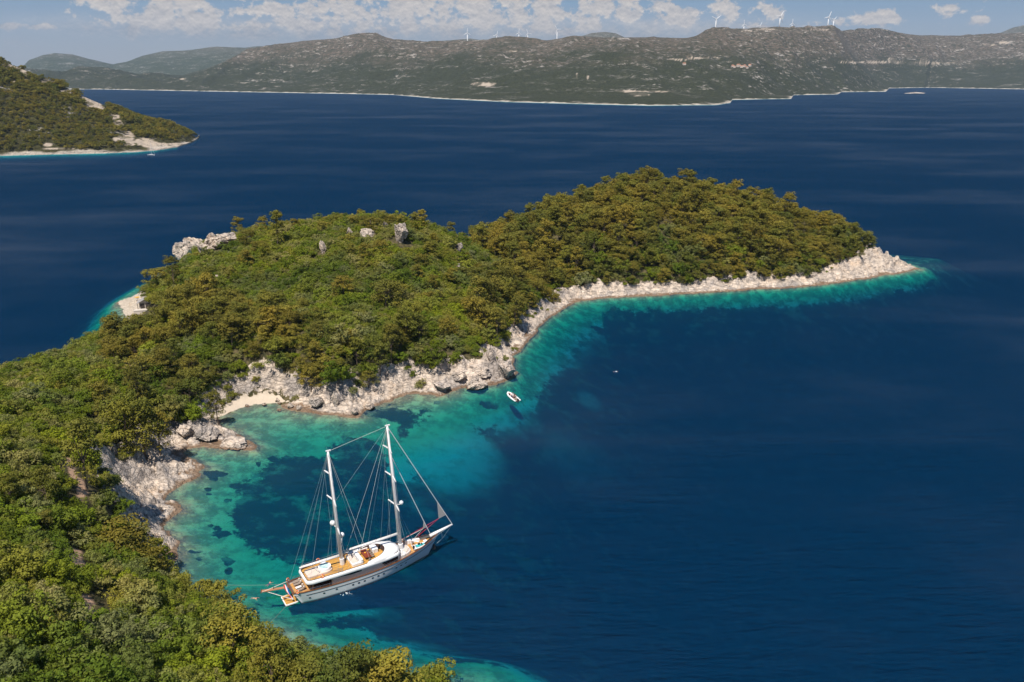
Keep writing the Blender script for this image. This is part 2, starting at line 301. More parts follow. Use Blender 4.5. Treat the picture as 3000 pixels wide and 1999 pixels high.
class MB:
    """collects simple solids into one mesh"""
    def __init__(s): s.v = []; s.f = []
    def add(s, V, Fc):
        b = len(s.v); s.v += [tuple(map(float, p)) for p in V]; s.f += [tuple(b + i for i in q) for q in Fc]; return s
    def box(s, c, size, rz=0.0, M=None):
        hx, hy, hz = size[0] / 2, size[1] / 2, size[2] / 2; ca, sa = math.cos(rz), math.sin(rz); V = []
        for dz in (-hz, hz):
            for dx, dy in ((-hx, -hy), (hx, -hy), (hx, hy), (-hx, hy)): V.append((c[0] + dx * ca - dy * sa, c[1] + dx * sa + dy * ca, c[2] + dz))
        return s.add(V, [(0, 3, 2, 1), (4, 5, 6, 7), (0, 1, 5, 4), (1, 2, 6, 5), (2, 3, 7, 6), (3, 0, 4, 7)])
    def tube(s, pts, rad, n=8, cap=True, sx=1.0):
        pts = [Vector(p) for p in pts]; rad = rad if isinstance(rad, (list, tuple)) else [rad] * len(pts); V = []; Fc = []
        for i, p in enumerate(pts):
            t = (pts[min(i + 1, len(pts) - 1)] - pts[max(i - 1, 0)]).normalized()
            a = t.cross(Vector((0, 0, 1)))
            if a.length < 0.05: a = t.cross(Vector((1, 0, 0)))
            a.normalize(); b = t.cross(a)
            for k in range(n):
                th = 2 * math.pi * k / n; V.append(p + a * math.cos(th) * rad[i] * sx + b * math.sin(th) * rad[i])
        for i in range(len(pts) - 1):
            for k in range(n): Fc.append((i * n + k, i * n + (k + 1) % n, (i + 1) * n + (k + 1) % n, (i + 1) * n + k))
        if cap: Fc += [tuple(range(n - 1, -1, -1)), tuple((len(pts) - 1) * n + k for k in range(n))]
        return s.add(V, Fc)
    def ball(s, c, r, nu=12, nv=8):
        r = r if isinstance(r, (tuple, list)) else (r, r, r); V = [(c[0], c[1], c[2] - r[2])]
        for j in range(1, nv):
            ph = -math.pi / 2 + math.pi * j / nv
            for i in range(nu): V.append((c[0] + r[0] * math.cos(ph) * math.cos(2 * math.pi * i / nu), c[1] + r[1] * math.cos(ph) * math.sin(2 * math.pi * i / nu), c[2] + r[2] * math.sin(ph)))
        V.append((c[0], c[1], c[2] + r[2])); Fc = [(0, 1 + (i + 1) % nu, 1 + i) for i in range(nu)]
        for j in range(nv - 2):
            for i in range(nu): Fc.append((1 + j * nu + i, 1 + j * nu + (i + 1) % nu, 1 + (j + 1) * nu + (i + 1) % nu, 1 + (j + 1) * nu + i))
        e = len(V) - 1; Fc += [(e, 1 + (nv - 2) * nu + i, 1 + (nv - 2) * nu + (i + 1) % nu) for i in range(nu)]
        return s.add(V, Fc)
    def prism(s, poly, z0, z1, inset=0.0):
        """outline (counter-clockwise) raised from z0 to z1; inset bevels the top edge"""
        n = len(poly); cx = sum(p[0] for p in poly) / n; cy = sum(p[1] for p in poly) / n
        zf = lambda z, p: z(p[0]) if callable(z) else z
        V = [(p[0], p[1], zf(z0, p)) for p in poly]; lay = [0]
        if inset: V += [(p[0], p[1], zf(z1, p) - inset) for p in poly]; lay.append(n)
        k = len(V)
        for i, p in enumerate(poly):
            if inset:
                a, b = poly[i - 1], poly[(i + 1) % n]; tx, ty = b[0] - a[0], b[1] - a[1]; L = math.hypot(tx, ty) or 1
                V.append((p[0] - ty / L * inset, p[1] + tx / L * inset, zf(z1, p)))
            else: V.append((p[0], p[1], zf(z1, p)))
        lay.append(k); Fc = [tuple(range(n - 1, -1, -1)), tuple(k + i for i in range(n))]
        for a, b in zip(lay, lay[1:]): Fc += [(a + i, a + (i + 1) % n, b + (i + 1) % n, b + i) for i in range(n)]
        return s.add(V, Fc)
    def loft(s, rows, closed=False):
        n = len(rows[0]); V = [p for r in rows for p in r]; Fc = []
        for j in range(len(rows) - 1):
            for i in range(n if closed else n - 1): Fc.append((j * n + i, j * n + (i + 1) % n, (j + 1) * n + (i + 1) % n, (j + 1) * n + i))
        return s.add(V, Fc)
    def mesh(s, name):
        me = bpy.data.meshes.new(name); me.from_pydata(s.v, [], s.f); me.update(); return me
    def build(s, name, mat, parent=None, smooth=False, loc=None):
        o = link(name, s.mesh(name), mat, parent, smooth)
        if loc is not None: o.location = loc
        return o
def rounded(poly, r, n=5):
    out = []; m = len(poly)
    for i in range(m):
        p = Vector(poly[i]); a = (Vector(poly[i - 1]) - p); b = (Vector(poly[(i + 1) % m]) - p)
        rr = min(r, a.length * .45, b.length * .45); a = p + a.normalized() * rr; b = p + b.normalized() * rr
        for k in range(n + 1):
            t = k / n; q = a * (1 - t) ** 2 + p * 2 * t * (1 - t) + b * t * t; out.append((q.x, q.y))
    return out

# ------------------------------------------------------------------ materials
def new_mat(name):
    m = bpy.data.materials.new(name); m.use_nodes = True; N = NT(m.node_tree); N.n.clear()
    out = N.node('ShaderNodeOutputMaterial'); b = N.node('ShaderNodeBsdfPrincipled'); N.l.new(b.outputs[0], out.inputs[0])
    return m, N, b, out
def simple(name, col, rough=0.5, var=0.12, scale=3.0, metal=0.0, spec=0.5, bump=0.0):
    m, N, b, _ = new_mat(name); tc = N.node('ShaderNodeTexCoord')
    n = N.noise(tc.outputs['Object'], scale, 4.0)
    c0 = tuple(c * (1 - var) for c in col); c1 = tuple(min(1, c * (1 + var)) for c in col)
    N.put(b.inputs['Base Color'], N.mixc(n, c0, c1)); b.inputs['Roughness'].default_value = rough; b.inputs['Metallic'].default_value = metal
    b.inputs['Specular IOR Level'].default_value = spec
    if bump: N.put(b.inputs['Normal'], N.bump(n, bump, 0.05))
    return m
M = {}
HAZE = 2.4e-5
def rock_color(N, P):
    n1 = N.noise(P, 0.35, 6.0, 0.6); n2 = N.noise(P, 1.3, 6.0, 0.66); dv = N.node('ShaderNodeTexNoise'); N.put(dv.inputs['Vector'], P); dv.inputs['Scale'].default_value = 0.5; dv.inputs['Detail'].default_value = 4.0
    va_ = N.node('ShaderNodeVectorMath', operation='MULTIPLY_ADD'); N.l.new(dv.outputs['Color'], va_.inputs[0]); va_.inputs[1].default_value = (2.2, 2.2, 2.2); N.l.new(N.scale(P, .5, 1.1, 1.3, (0, 0, 0), (.3, .2, .5)), va_.inputs[2]); cr = N.voro(va_.outputs[0], 0.6, 'DISTANCE_TO_EDGE')
    pw = N.scale(P, 1, 1, 1.6, (0, 0, 0), (0.5, 0.35, 0.6)); st = N.noise(N.scale(pw, 0.45, 1.2, 0.8), 0.5, 6.0, 0.68)
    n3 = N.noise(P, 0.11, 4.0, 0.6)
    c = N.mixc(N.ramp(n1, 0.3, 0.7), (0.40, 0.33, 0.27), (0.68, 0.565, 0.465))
    c = N.mixc(N.ramp(n3, 0.5, 0.62, 0, 0.75), c, (0.25, 0.225, 0.215)); c = N.mixc(N.ramp(n3, 0.44, 0.33, 0, 0.55), c, (0.58, 0.42, 0.29))  # grey and ochre stain patches, strengthened to put shading into the rock colour
    c = N.mixc(N.ramp(n2, 0.45, 0.72, 0, 0.55), c, (0.74, 0.66, 0.585))
    c = N.mixc(N.ramp(st, 0.36, 0.52, 0.75, 0), c, (0.145, 0.125, 0.115))
    c = N.mixc(N.ramp(cr, 0.0, 0.03, 0.35, 0), c, (0.11, 0.095, 0.085))
    h = N.math('ADD', N.math('ADD', N.math('MULTIPLY', n2, 0.7), N.math('MULTIPLY', st, 1.1)), N.math('MULTIPLY', N.ramp(cr, 0, 0.12), 0.5))
    return c, h
def terrain_mat():
    m, N, b, _ = new_mat("island_ground"); P = N.pos(); x, y, z = N.xyz(P)
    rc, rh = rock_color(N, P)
    # brown and ochre weathering belt just above the water
    nb = N.noise(P, 0.6, 5.0, 0.6)
    zb = N.math('ADD', z, N.math('MULTIPLY', N.math('SUBTRACT', nb, 0.5), -1.6))
    belt = N.ramp(zb, 0.4, 1.0, 1, 0)
    stain = N.mixc(N.noise(P, 1.7, 4.0), (0.075, 0.045, 0.025), (0.26, 0.155, 0.085))
    rc = N.mixc(N.math('MULTIPLY', belt, 0.85), rc, stain)
    g1 = N.noise(P, 0.5, 5.0, 0.65)
    veg = N.mixc(N.ramp(g1, 0.35, 0.65), (0.024, 0.026, 0.009), (0.11, 0.088, 0.042))
    eg = N.math('MULTIPLY', N.math('SUBTRACT', N.noise(P, 0.9, 5.0, 0.65), 0.5), 1.3); c = N.mixc(N.ramp(N.math('ADD', N.attr('rock'), eg), 0.36, 0.5), veg, rc)
    soil = N.mixc(N.noise(P, 1.3, 5.0), (0.34, 0.20, 0.12), (0.55, 0.37, 0.25))
    c = N.mixc(N.attr('path'), c, soil)
    beach = N.mixc(N.noise(P, 2.5, 6.0, 0.7), (0.40, 0.33, 0.25), (0.60, 0.52, 0.43))
    c = N.mixc(N.ramp(N.math('ADD', N.attr('beach'), N.math('MULTIPLY', eg, 0.7)), 0.42, 0.55), c, beach)
    # sea bed: pale gravel and sand, brown rock close to the shore, dark seagrass
    s1 = N.noise(P, 0.22, 6.0, 0.6); s2 = N.noise(P, 1.6, 5.0, 0.7); s3 = N.voro(P, 0.9)
    deep = N.ramp(z, -9.0, -4.0); sand = N.mixc(deep, N.mixc(s2, (0.42, 0.42, 0.36), (0.58, 0.58, 0.52)), N.mixc(s2, (0.22, 0.235, 0.11), (0.46, 0.46, 0.24)))
    reef = N.mixc(N.ramp(s3, 0.1, 0.7), (0.30, 0.24, 0.12), (0.13, 0.10, 0.05))
    sb = N.mixc(N.math('MULTIPLY', N.attr('reef'), N.ramp(N.math('ADD', N.math('MULTIPLY', s1, 0.65), N.math('MULTIPLY', s2, 0.35)), 0.40, 0.56)), sand, reef)
    gr = N.mixc(s2, (0.006, 0.010, 0.006), (0.03, 0.04, 0.022)); gr = N.mixc(N.ramp(N.noise(P, 0.13, 6.0, 0.7), 0.48, 0.66, 0, .85), gr, (0.15, 0.17, 0.10))
    wob = N.math('ADD', N.math('MULTIPLY', N.math('SUBTRACT', s2, 0.5), 0.55), N.math('MULTIPLY', N.math('SUBTRACT', s1, 0.5), 0.7))
    s4 = N.noise(P, 0.45, 5.0, 0.65)
    ga = N.math('ADD', N.math('ADD', N.attr('grass'), N.math('MULTIPLY', wob, 0.9)), N.math('MULTIPLY', N.math('SUBTRACT', s4, 0.5), 1.1))
    soft = N.ramp(z, -6.5, -11.0, 0, 1)
    gm = N.math('ADD', N.math('MULTIPLY', N.ramp(ga, 0.40, 0.60), N.math('SUBTRACT', 1.0, soft)), N.math('MULTIPLY', N.ramp(N.math('ADD', N.attr('grass'), N.math('MULTIPLY', wob, .3)), 0.05, 0.95), soft))
    algae = N.ramp(N.math('ADD', s1, N.math('MULTIPLY', N.math('SUBTRACT', s4, .5), 0.7)), 0.46, 0.64, 0, 0.85)
    sb = N.mixc(N.math('MULTIPLY', algae, N.ramp(z, -7.0, -1.0, 0.35, 1)), sb, N.mixc(s2, (0.10, 0.10, 0.045), (0.24, 0.22, 0.11)))
    sb = N.mixc(gm, sb, gr)
    c = N.mixc(N.ramp(z, -0.06, 0.05, 1, 0, False), c, sb)
    N.put(b.inputs['Base Color'], c); b.inputs['Roughness'].default_value = 0.9; b.inputs['Specular IOR Level'].default_value = 0.2
    N.put(b.inputs['Normal'], N.bump(N.math('MULTIPLY', rh, N.math('ADD', N.math('MULTIPLY', N.math('MULTIPLY', N.attr('rock'), N.ramp(z, -0.6, 0.1)), 0.95), 0.03)), 0.9, 0.55))
    return m
def rock_mat():
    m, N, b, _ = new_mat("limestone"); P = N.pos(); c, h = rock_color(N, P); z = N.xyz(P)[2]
    zb = N.math('ADD', z, N.math('MULTIPLY', N.math('SUBTRACT', N.noise(P, 0.8, 4.0), 0.5), -1.2))
    c = N.mixc(N.ramp(zb, 0.35, 1.0, 0.85, 0), c, N.mixc(N.noise(P, 1.9, 4.0), (0.085, 0.05, 0.03), (0.27, 0.16, 0.09)))
    N.put(b.inputs['Base Color'], c); b.inputs['Roughness'].default_value = 0.9; b.inputs['Specular IOR Level'].default_value = 0.2
    N.put(b.inputs['Normal'], N.bump(h, 0.9, 0.4)); return m
def water_mat():
    m = bpy.data.materials.new("sea_water"); m.use_nodes = True; N = NT(m.node_tree); N.n.clear()
    out = N.node('ShaderNodeOutputMaterial'); P = N.pos()
    w1 = N.noise(N.scale(P, 0.45, 1.0, 1.0, (0, 0, 0), (0, 0, -0.35)), 0.8, 4.0, 0.6)
    w2 = N.noise(N.scale(P, 0.22, 1.0, 1.0, (0, 0, 0), (0, 0, -0.6)), 0.3, 5.0, 0.6)
    gust = N.noise(N.scale(P, 0.6, 1.0, 1.0, (0, 0, 0), (0, 0, 0.5)), 0.005, 6.0, 0.65)
    gust2 = N.noise(N.scale(P, 0.12, 1.0, 1.0, (7, 3, 0), (0, 0, -0.1)), 0.012, 5.0, 0.6)
    g = N.math('ADD', N.ramp(gust, 0.42, 0.66), N.ramp(gust2, 0.5, 0.68, 0, 0.6))
    h = N.math('ADD', N.math('MULTIPLY', w1, 0.16), N.math('MULTIPLY', w2, 0.9))
    bn = N.bump(N.math('MULTIPLY', h, N.math('ADD', N.math('MULTIPLY', g, 0.5), 0.65)), 1.0, 1.0)
    fr = N.node('ShaderNodeFresnel'); fr.inputs[0].default_value = 1.33; N.l.new(bn, fr.inputs[1])
    gl = N.node('ShaderNodeBsdfGlossy'); N.put(gl.inputs['Roughness'], N.math('ADD', N.math('MULTIPLY', g, 0.1), 0.34)); N.l.new(bn, gl.inputs['Normal'])
    tr = N.node('ShaderNodeBsdfTransparent')
    df = N.node('ShaderNodeBsdfDiffuse'); df.inputs[0].default_value = (0.0, 0.112, 0.32, 1)
    dn = N.bump(N.math('ADD', N.math('MULTIPLY', w1, 1.1), N.math('MULTIPLY', w2, 2.4)), 1.0, 1.0); N.l.new(dn, df.inputs['Normal'])
    mx = N.node('ShaderNodeMixShader'); mx.inputs[0].default_value = 0.16; N.l.new(tr.outputs[0], mx.inputs[1]); N.l.new(df.outputs[0], mx.inputs[2])
    m2 = N.node('ShaderNodeMixShader'); N.put(m2.inputs[0], N.math('MINIMUM', N.math('MULTIPLY', fr.outputs[0], 0.8), N.math('ADD', N.math('MULTIPLY', g, 0.06), 0.012))); N.l.new(mx.outputs[0], m2.inputs[1]); N.l.new(gl.outputs[0], m2.inputs[2])
    va = N.node('ShaderNodeVolumeAbsorption'); va.inputs['Color'].default_value = (0.0, 0.866, 0.892, 1); va.inputs['Density'].default_value = 0.34
    N.l.new(m2.outputs[0], out.inputs[0]); N.l.new(va.outputs[0], out.inputs[1])
    m.cycles.homogeneous_volume = True
    return m
def leaf_mat(name, cols, trans=0.18):
    m, N, b, out = new_mat(name); oi = N.node('ShaderNodeObjectInfo'); P = N.pos()
    cr = N.node('ShaderNodeValToRGB'); cr.color_ramp.interpolation = 'LINEAR'; el = cr.color_ramp.elements
    el[0].position = 0; el[0].color = (*cols[0], 1); el[1].position = 1; el[1].color = (*cols[-1], 1)
    for i, c in enumerate(cols[1:-1]): e = el.new((i + 1) / (len(cols) - 1)); e.color = (*c, 1)
    N.l.new(oi.outputs['Random'], cr.inputs[0])
    n = N.noise(P, 0.8, 3.0, 0.6); n2 = N.noise(P, 4.0, 2.0)
    c = N.mixc(N.ramp(n, 0.3, 0.7, 0, 0.5), cr.outputs[0], N.mixc(0.5, cr.outputs[0], cols[len(cols) // 2]))
    c = N.mixc(N.ramp(n2, 0.35, 0.75, 0, 1), c, N.mixc(1.0, c, (1.55, 1.45, 1.35), 'MULTIPLY'))
    n3 = N.noise(P, 0.04, 3.0, 0.6); c = N.mixc(1.0, c, N.mixc(N.ramp(n3, 0.35, 0.65), (0.70, 0.80, 0.85), (1.22, 1.14, 1.0)), 'MULTIPLY')
    N.put(b.inputs['Base Color'], c); b.inputs['Roughness'].default_value = 0.65; b.inputs['Specular IOR Level'].default_value = 0.1
    t = N.node('ShaderNodeBsdfTranslucent'); N.l.new(c, t.inputs[0]); mx = N.node('ShaderNodeMixShader'); mx.inputs[0].default_value = trans
    N.l.new(b.outputs[0], mx.inputs[1]); N.l.new(t.outputs[0], mx.inputs[2]); N.l.new(mx.outputs[0], out.inputs[0])
    return m
def hill_mat(name, green=(0.036, 0.039, 0.015), bare=(0.15, 0.115, 0.085), rockc=(0.37, 0.335, 0.30), bare_from=120, bare_to=330):
    m, N, b, _ = new_mat(name); P = N.pos(); z = N.xyz(P)[2]
    q = N.scale(P, 1, 1, 2.2, (0, 0, 0), (0, 0, 0.35))
    big = N.noise(q, 0.0022, 5.0, 0.6); mid = N.noise(N.scale(q, 0.5, 1.2, 1.6), 0.011, 8.0, 0.74); fine = N.noise(N.scale(P, 0.5, 0.8, 1.3), 0.07, 6.0, 0.75)
    tuft = N.noise(P, 0.14, 3.0, 0.7)
    gc = N.mixc(N.ramp(tuft, 0.35, 0.65), tuple(0.55 * c for c in green), tuple(1.5 * c for c in green))
    bz = N.math('ADD', z, N.math('MULTIPLY', N.math('SUBTRACT', big, 0.5), 420.0))
    bm = N.math('MULTIPLY', N.ramp(bz, bare_from, bare_to), N.ramp(fine, 0.38, 0.6))
    c = N.mixc(bm, gc, N.mixc(fine, tuple(0.8 * v for v in bare), tuple(1.25 * v for v in bare)))
    rm = N.ramp(N.math('ADD', N.math('MULTIPLY', mid, 0.5), N.math('MULTIPLY', fine, 0.5)), 0.535, 0.60)
    area = N.ramp(N.math('ADD', big, N.math('MULTIPLY', z, 0.0006)), 0.42, 0.66)
    c = N.mixc(N.math('MULTIPLY', rm, area), c, N.mixc(fine, tuple(0.8 * v for v in rockc), tuple(1.3 * v for v in rockc)))
    c = N.mixc(N.attr('scar'), c, (0.52, 0.43, 0.34))
    sh = N.ramp(N.math('ADD', z, N.math('MULTIPLY', N.math('SUBTRACT', N.noise(P, 0.02, 4.0), 0.5), -16.0)), 1.0, 4.6, 0.9, 0)
    c = N.mixc(sh, c, (0.60, 0.53, 0.45))
    N.put(b.inputs['Base Color'], c); b.inputs['Roughness'].default_value = 0.95; b.inputs['Specular IOR Level'].default_value = 0.1
    N.put(b.inputs['Normal'], N.bump(N.math('ADD', N.math('MULTIPLY', tuft, 1.0), N.math('MULTIPLY', mid, 3.0)), 0.9, 9.0))
    return m
M['ground'] = terrain_mat(); M['rock'] = rock_mat(); M['water'] = water_mat()
M['pine'] = leaf_mat("pine_needles", [(0.105, 0.092, 0.016), (0.148, 0.125, 0.021), (0.185, 0.150, 0.025), (0.115, 0.122, 0.019), (0.21, 0.178, 0.031), (0.09, 0.100, 0.018)], 0.09)
M['dry_pine'] = leaf_mat("golden_pine_needles", [(0.235, 0.205, 0.03), (0.22, 0.18, 0.03), (0.20, 0.185, 0.028)])
M['shrub'] = leaf_mat("maquis_leaves", [(0.06, 0.085, 0.010), (0.145, 0.175, 0.016), (0.185, 0.175, 0.036), (0.105, 0.148, 0.015), (0.21, 0.205, 0.078), (0.175, 0.215, 0.015), (0.08, 0.115, 0.012), (0.225, 0.215, 0.095), (0.155, 0.15, 0.036), (0.135, 0.18, 0.014), (0.155, 0.165, 0.045)], 0.22)
M['bark'] = simple("bark", (0.12, 0.085, 0.06), 0.9, 0.3, 5.0)

# ------------------------------------------------------------------ ground sheet: one polar sheet fine near the coast and running on to the horizon under the sea
SEA_Z = 0.0
trail_px = [[(205, 1345), (208, 1372), (214, 1398), (236, 1408), (243, 1438), (233, 1468)], [(224, 1610), (230, 1645), (236, 1675)], [(250, 1750), (270, 1792), (286, 1830), (320, 1856), (356, 1880), (392, 1902), (450, 1925)], [(272, 1122), (312, 1119), (340, 1110), (362, 1088), (382, 1072)], [(480, 1162), (520, 1180), (548, 1196)], [(200, 1220), (222, 1232)]]
TRAIL = []
for pl in trail_px:
    TRAIL.append([ground_hit(u, v)[:2] for u, v in pl])
def trail_dist(x, y):
    q = np.stack([np.ravel(x), np.ravel(y)], -1); best = np.full(len(q), 1e9)
    for pl in TRAIL:
        for a, b in zip(pl, pl[1:]):
            a = np.array(a); b = np.array(b); ab = b - a; t = np.clip(((q - a) @ ab) / max(ab @ ab, 1e-9), 0, 1)
            best = np.minimum(best, np.hypot(*(q - a - t[:, None] * ab).T))
    return best.reshape(np.shape(x))
def wpoly(pl, z=-5.0): return [tuple(at(u, v, z)[:2]) for u, v in pl]
hut_beach = [tuple(at(u, v, 0)[:2]) for u, v in [(342, 885), (372, 945), (425, 935), (432, 905), (400, 868), (368, 868)]]
grass_polys = [[(668, 1535), (690, 1480), (735, 1425), (800, 1375), (880, 1350), (960, 1345), (1000, 1300), (1080, 1292), (1150, 1330), (1180, 1390), (1230, 1440), (1320, 1455), (1450, 1500), (1500, 1760), (1300, 1700), (1100, 1720), (960, 1680), (900, 1650), (830, 1640), (780, 1632), (720, 1595), (690, 1570)],
    [(1030, 1272), (1060, 1240), (1150, 1228), (1300, 1218), (1400, 1222), (1480, 1238), (1550, 1195), (1600, 1120), (1650, 1050), (1800, 990), (1950, 1300), (1500, 1500), (1300, 1480), (1190, 1420), (1140, 1330), (1120, 1290)], [(930, 1842), (960, 1795), (1060, 1760), (1250, 1735), (1500, 1700), (1640, 1790), (1560, 1825), (1400, 1828), (1250, 1838), (1110, 1856), (1080, 1828), (1000, 1842), (940, 1856)],
    [(1250, 1905), (1310, 1903), (1322, 1925), (1290, 1937), (1256, 1918)], [(1325, 1908), (1420, 1900), (1465, 1926), (1400, 1936), (1345, 1928)], [(1320, 1930), (1352, 1925), (1352, 1940), (1322, 1940)]]
dots = [(635, 1407, 24, 8), (626, 1420, 14, 6), (612, 1450, 12, 5), (609, 1462, 10, 5), (668, 1470, 20, 8), (690, 1428, 16, 5), (655, 1568, 26, 10), (640, 1548, 22, 8), (620, 1548, 14, 6), (578, 1640, 22, 9), (584, 1657, 16, 7), (668, 1650, 18, 14), (672, 1672, 12, 12), (612, 1743, 24, 9), (598, 1748, 14, 7), (905, 1855, 13, 6), (1015, 1222, 14, 5), (905, 1215, 6, 3), (800, 1355, 14, 5), (760, 1370, 9, 4), (730, 1510, 20, 8), (1430, 1180, 26, 7), (1280, 1198, 10, 4), (1760, 935, 26, 6), (2010, 910, 22, 5), (1850, 920, 30, 7), (2160, 900, 24, 5)]
pale = [(1325, 1338, 160, 92), (1725, 1140, 50, 30), (1690, 1262, 150, 62), (1100, 1305, 70, 24)]
def ground_sheet():
    az = np.concatenate([np.radians(np.arange(-56, -40, 0.4)), np.radians(np.arange(-40, 40, 0.072)), np.radians(np.arange(40, 56.1, 0.4))])
    r = [48.0]
    while r[-1] < 690: r.append(r[-1] * 1.0042)
    r += [720, 800, 1000, 1500, 2500, 5000, 9000, 13000]; r = np.array(r)
    A, RR = np.meshgrid(az, r); X = RR * np.sin(A); Y = RR * np.cos(A); Z = np.empty_like(X); Dd = np.empty_like(X); Rk = np.empty_like(X)
    for i in range(0, len(r), 60): Z[i:i + 60], Dd[i:i + 60], Rk[i:i + 60] = terrain(X[i:i + 60], Y[i:i + 60])
    far = sstep(560, 680, RR); Z = np.where(Dd < 0, Z * (1 - far) - 40 * far, Z); Z[-8:] = -42
    me = set_mesh(bpy.data.meshes.new('ground'), np.stack([X, Y, Z], -1).reshape(-1, 3), grid_faces(len(r), len(az)))
    o = link('ground', me, M['ground'], smooth=False); tag(o, kind='structure')
    x, y = X.ravel(), Y.ravel(); d = Dd.ravel()
    path = np.zeros(len(x)); m = (d > 2) & (x < 0) & (y < 330); td = trail_dist(x[m], y[m])
    path[m] = sstep(1.0, 0.45, td + 0.9 * (fbm(x[m], y[m], 2.5, 3, 77) - .5))
    near = (np.hypot(x, y) < 700); bch = np.zeros(len(x)); bch[near] = np.maximum(sstep(-.8, .5, poly_sdf(x[near], y[near], beach_poly) - 1.0 + 3.0 * (fbm(x[near], y[near], 4, 4, 66) - .5)), 0.8 * sstep(-1.5, 1.5, poly_sdf(x[near], y[near], hut_beach)))
    gr = np.zeros(len(x)); ws = near & (d < 0.5); xs, ys = x[ws], y[ws]; wob = 2.4 * (fbm(xs, ys, 6, 4, 51) - .5); g = np.full(len(xs), -1.0)
    for pl in grass_polys: g = np.maximum(g, (poly_sdf(xs, ys, wpoly(pl)) + wob * 2.0) / 5.0)
    for (u, v, ru, rv) in dots:
        c = at(u, v, -3.0); sx = ru * c[1] / cp / F; sy = abs(at(u, v + rv, -3.0)[1] - c[1])
        g = np.maximum(g, (1 - np.hypot((xs - c[0]) / sx, (ys - c[1]) / sy)) * 2.0 + wob * 1.3 + 3.0 * (fbm(xs, ys, 2.2, 3, 57) - .5))
    dz = G_s(xs, ys) * (1 - np.exp(np.minimum(d[ws], 0) / 6.0))
    g = np.maximum(g, (dz - 9.5) / 4.5 + 0.5 * wob)
    out = (xs > 45) & (ys > 300); g = np.where(out, np.maximum(g, (-d[ws] - 8.5 + 7 * (fbm(xs, ys, 18, 4, 59) - .5)) / 5.0), g)
    for (u, v, ru, rv), st_ in zip(pale, (1.0, .6, .45, .8)):
        c = at(u, v, -9.0); sx = ru * c[1] / cp / F; sy = abs(at(u, v + rv, -9.0)[1] - c[1])
        e = np.hypot((xs - c[0]) / sx, (ys - c[1]) / sy) + .55 * (fbm(xs, ys, 20, 4, 58) - .5) + .06 * wob
        g = np.minimum(g, 1.2) - 2.4 * st_ * sstep(1.45, 0.3, e)
    gr[ws] = np.clip(0.5 + g * 0.5, 0, 1); gr[~near] = 1
    reef = np.zeros(len(x)); reef[ws] = np.where(xs > 20, sstep(-30, -8, d[ws]), sstep(-26, -2, d[ws]))
    rk = Rk.ravel()
    fattr(me, 'rock', np.clip(rk, 0, 1)); fattr(me, 'path', path); fattr(me, 'beach', bch); fattr(me, 'grass', gr); fattr(me, 'reef', reef)
ground_sheet()
def sea():
    az = np.radians(np.arange(-75, 75.1, 2.5)); r = np.array([30, 60, 100, 160, 250, 400, 700, 1200, 2000, 4000, 8000, 13000.0]); A, RR = np.meshgrid(az, r)
    V = np.stack([RR * np.sin(A), RR * np.cos(A), np.full_like(A, SEA_Z)], -1).reshape(-1, 3)
    o = link('sea_water', set_mesh(bpy.data.meshes.new('sea_water'), V, grid_faces(len(r), len(az))), M['water']); tag(o, kind='structure')
sea()
# ------------------------------------------------------------------ vegetation prototypes: leaf clumps spread through the crown
def leaf_quads(rng, tufts, nq, q0, q1, up=0.25):
    V = []; 
    for (c, r) in tufts:
        d = rng.normal(size=(nq, 3)); d[:, 2] += up; d /= np.linalg.norm(d, axis=1)[:, None]
        p = np.array(c) + d * np.array(r) * rng.uniform(0.75, 1.08, (nq, 1))
        nrm = d / np.array(r); nrm /= np.linalg.norm(nrm, axis=1)[:, None]; nrm += rng.normal(scale=0.27, size=(nq, 3)); nrm /= np.linalg.norm(nrm, axis=1)[:, None]
        a = np.cross(nrm, rng.normal(size=(nq, 3))); a /= np.linalg.norm(a, axis=1)[:, None]; b = np.cross(nrm, a)
        sz = rng.uniform(q0, q1, (nq, 1)); 
        V.append(np.stack([p - a * sz * .75, p - b * sz * .42 + nrm * sz * .1, p + a * sz * .75, p + b * sz * .42 + nrm * sz * .1], 1))
    V = np.concatenate(V).reshape(-1, 3); return V, np.arange(len(V)).reshape(-1, 4)
def quad_mesh(name, V, Fq, mat):
    me = set_mesh(bpy.data.meshes.new(name), V, Fq); me.materials.append(mat); return me
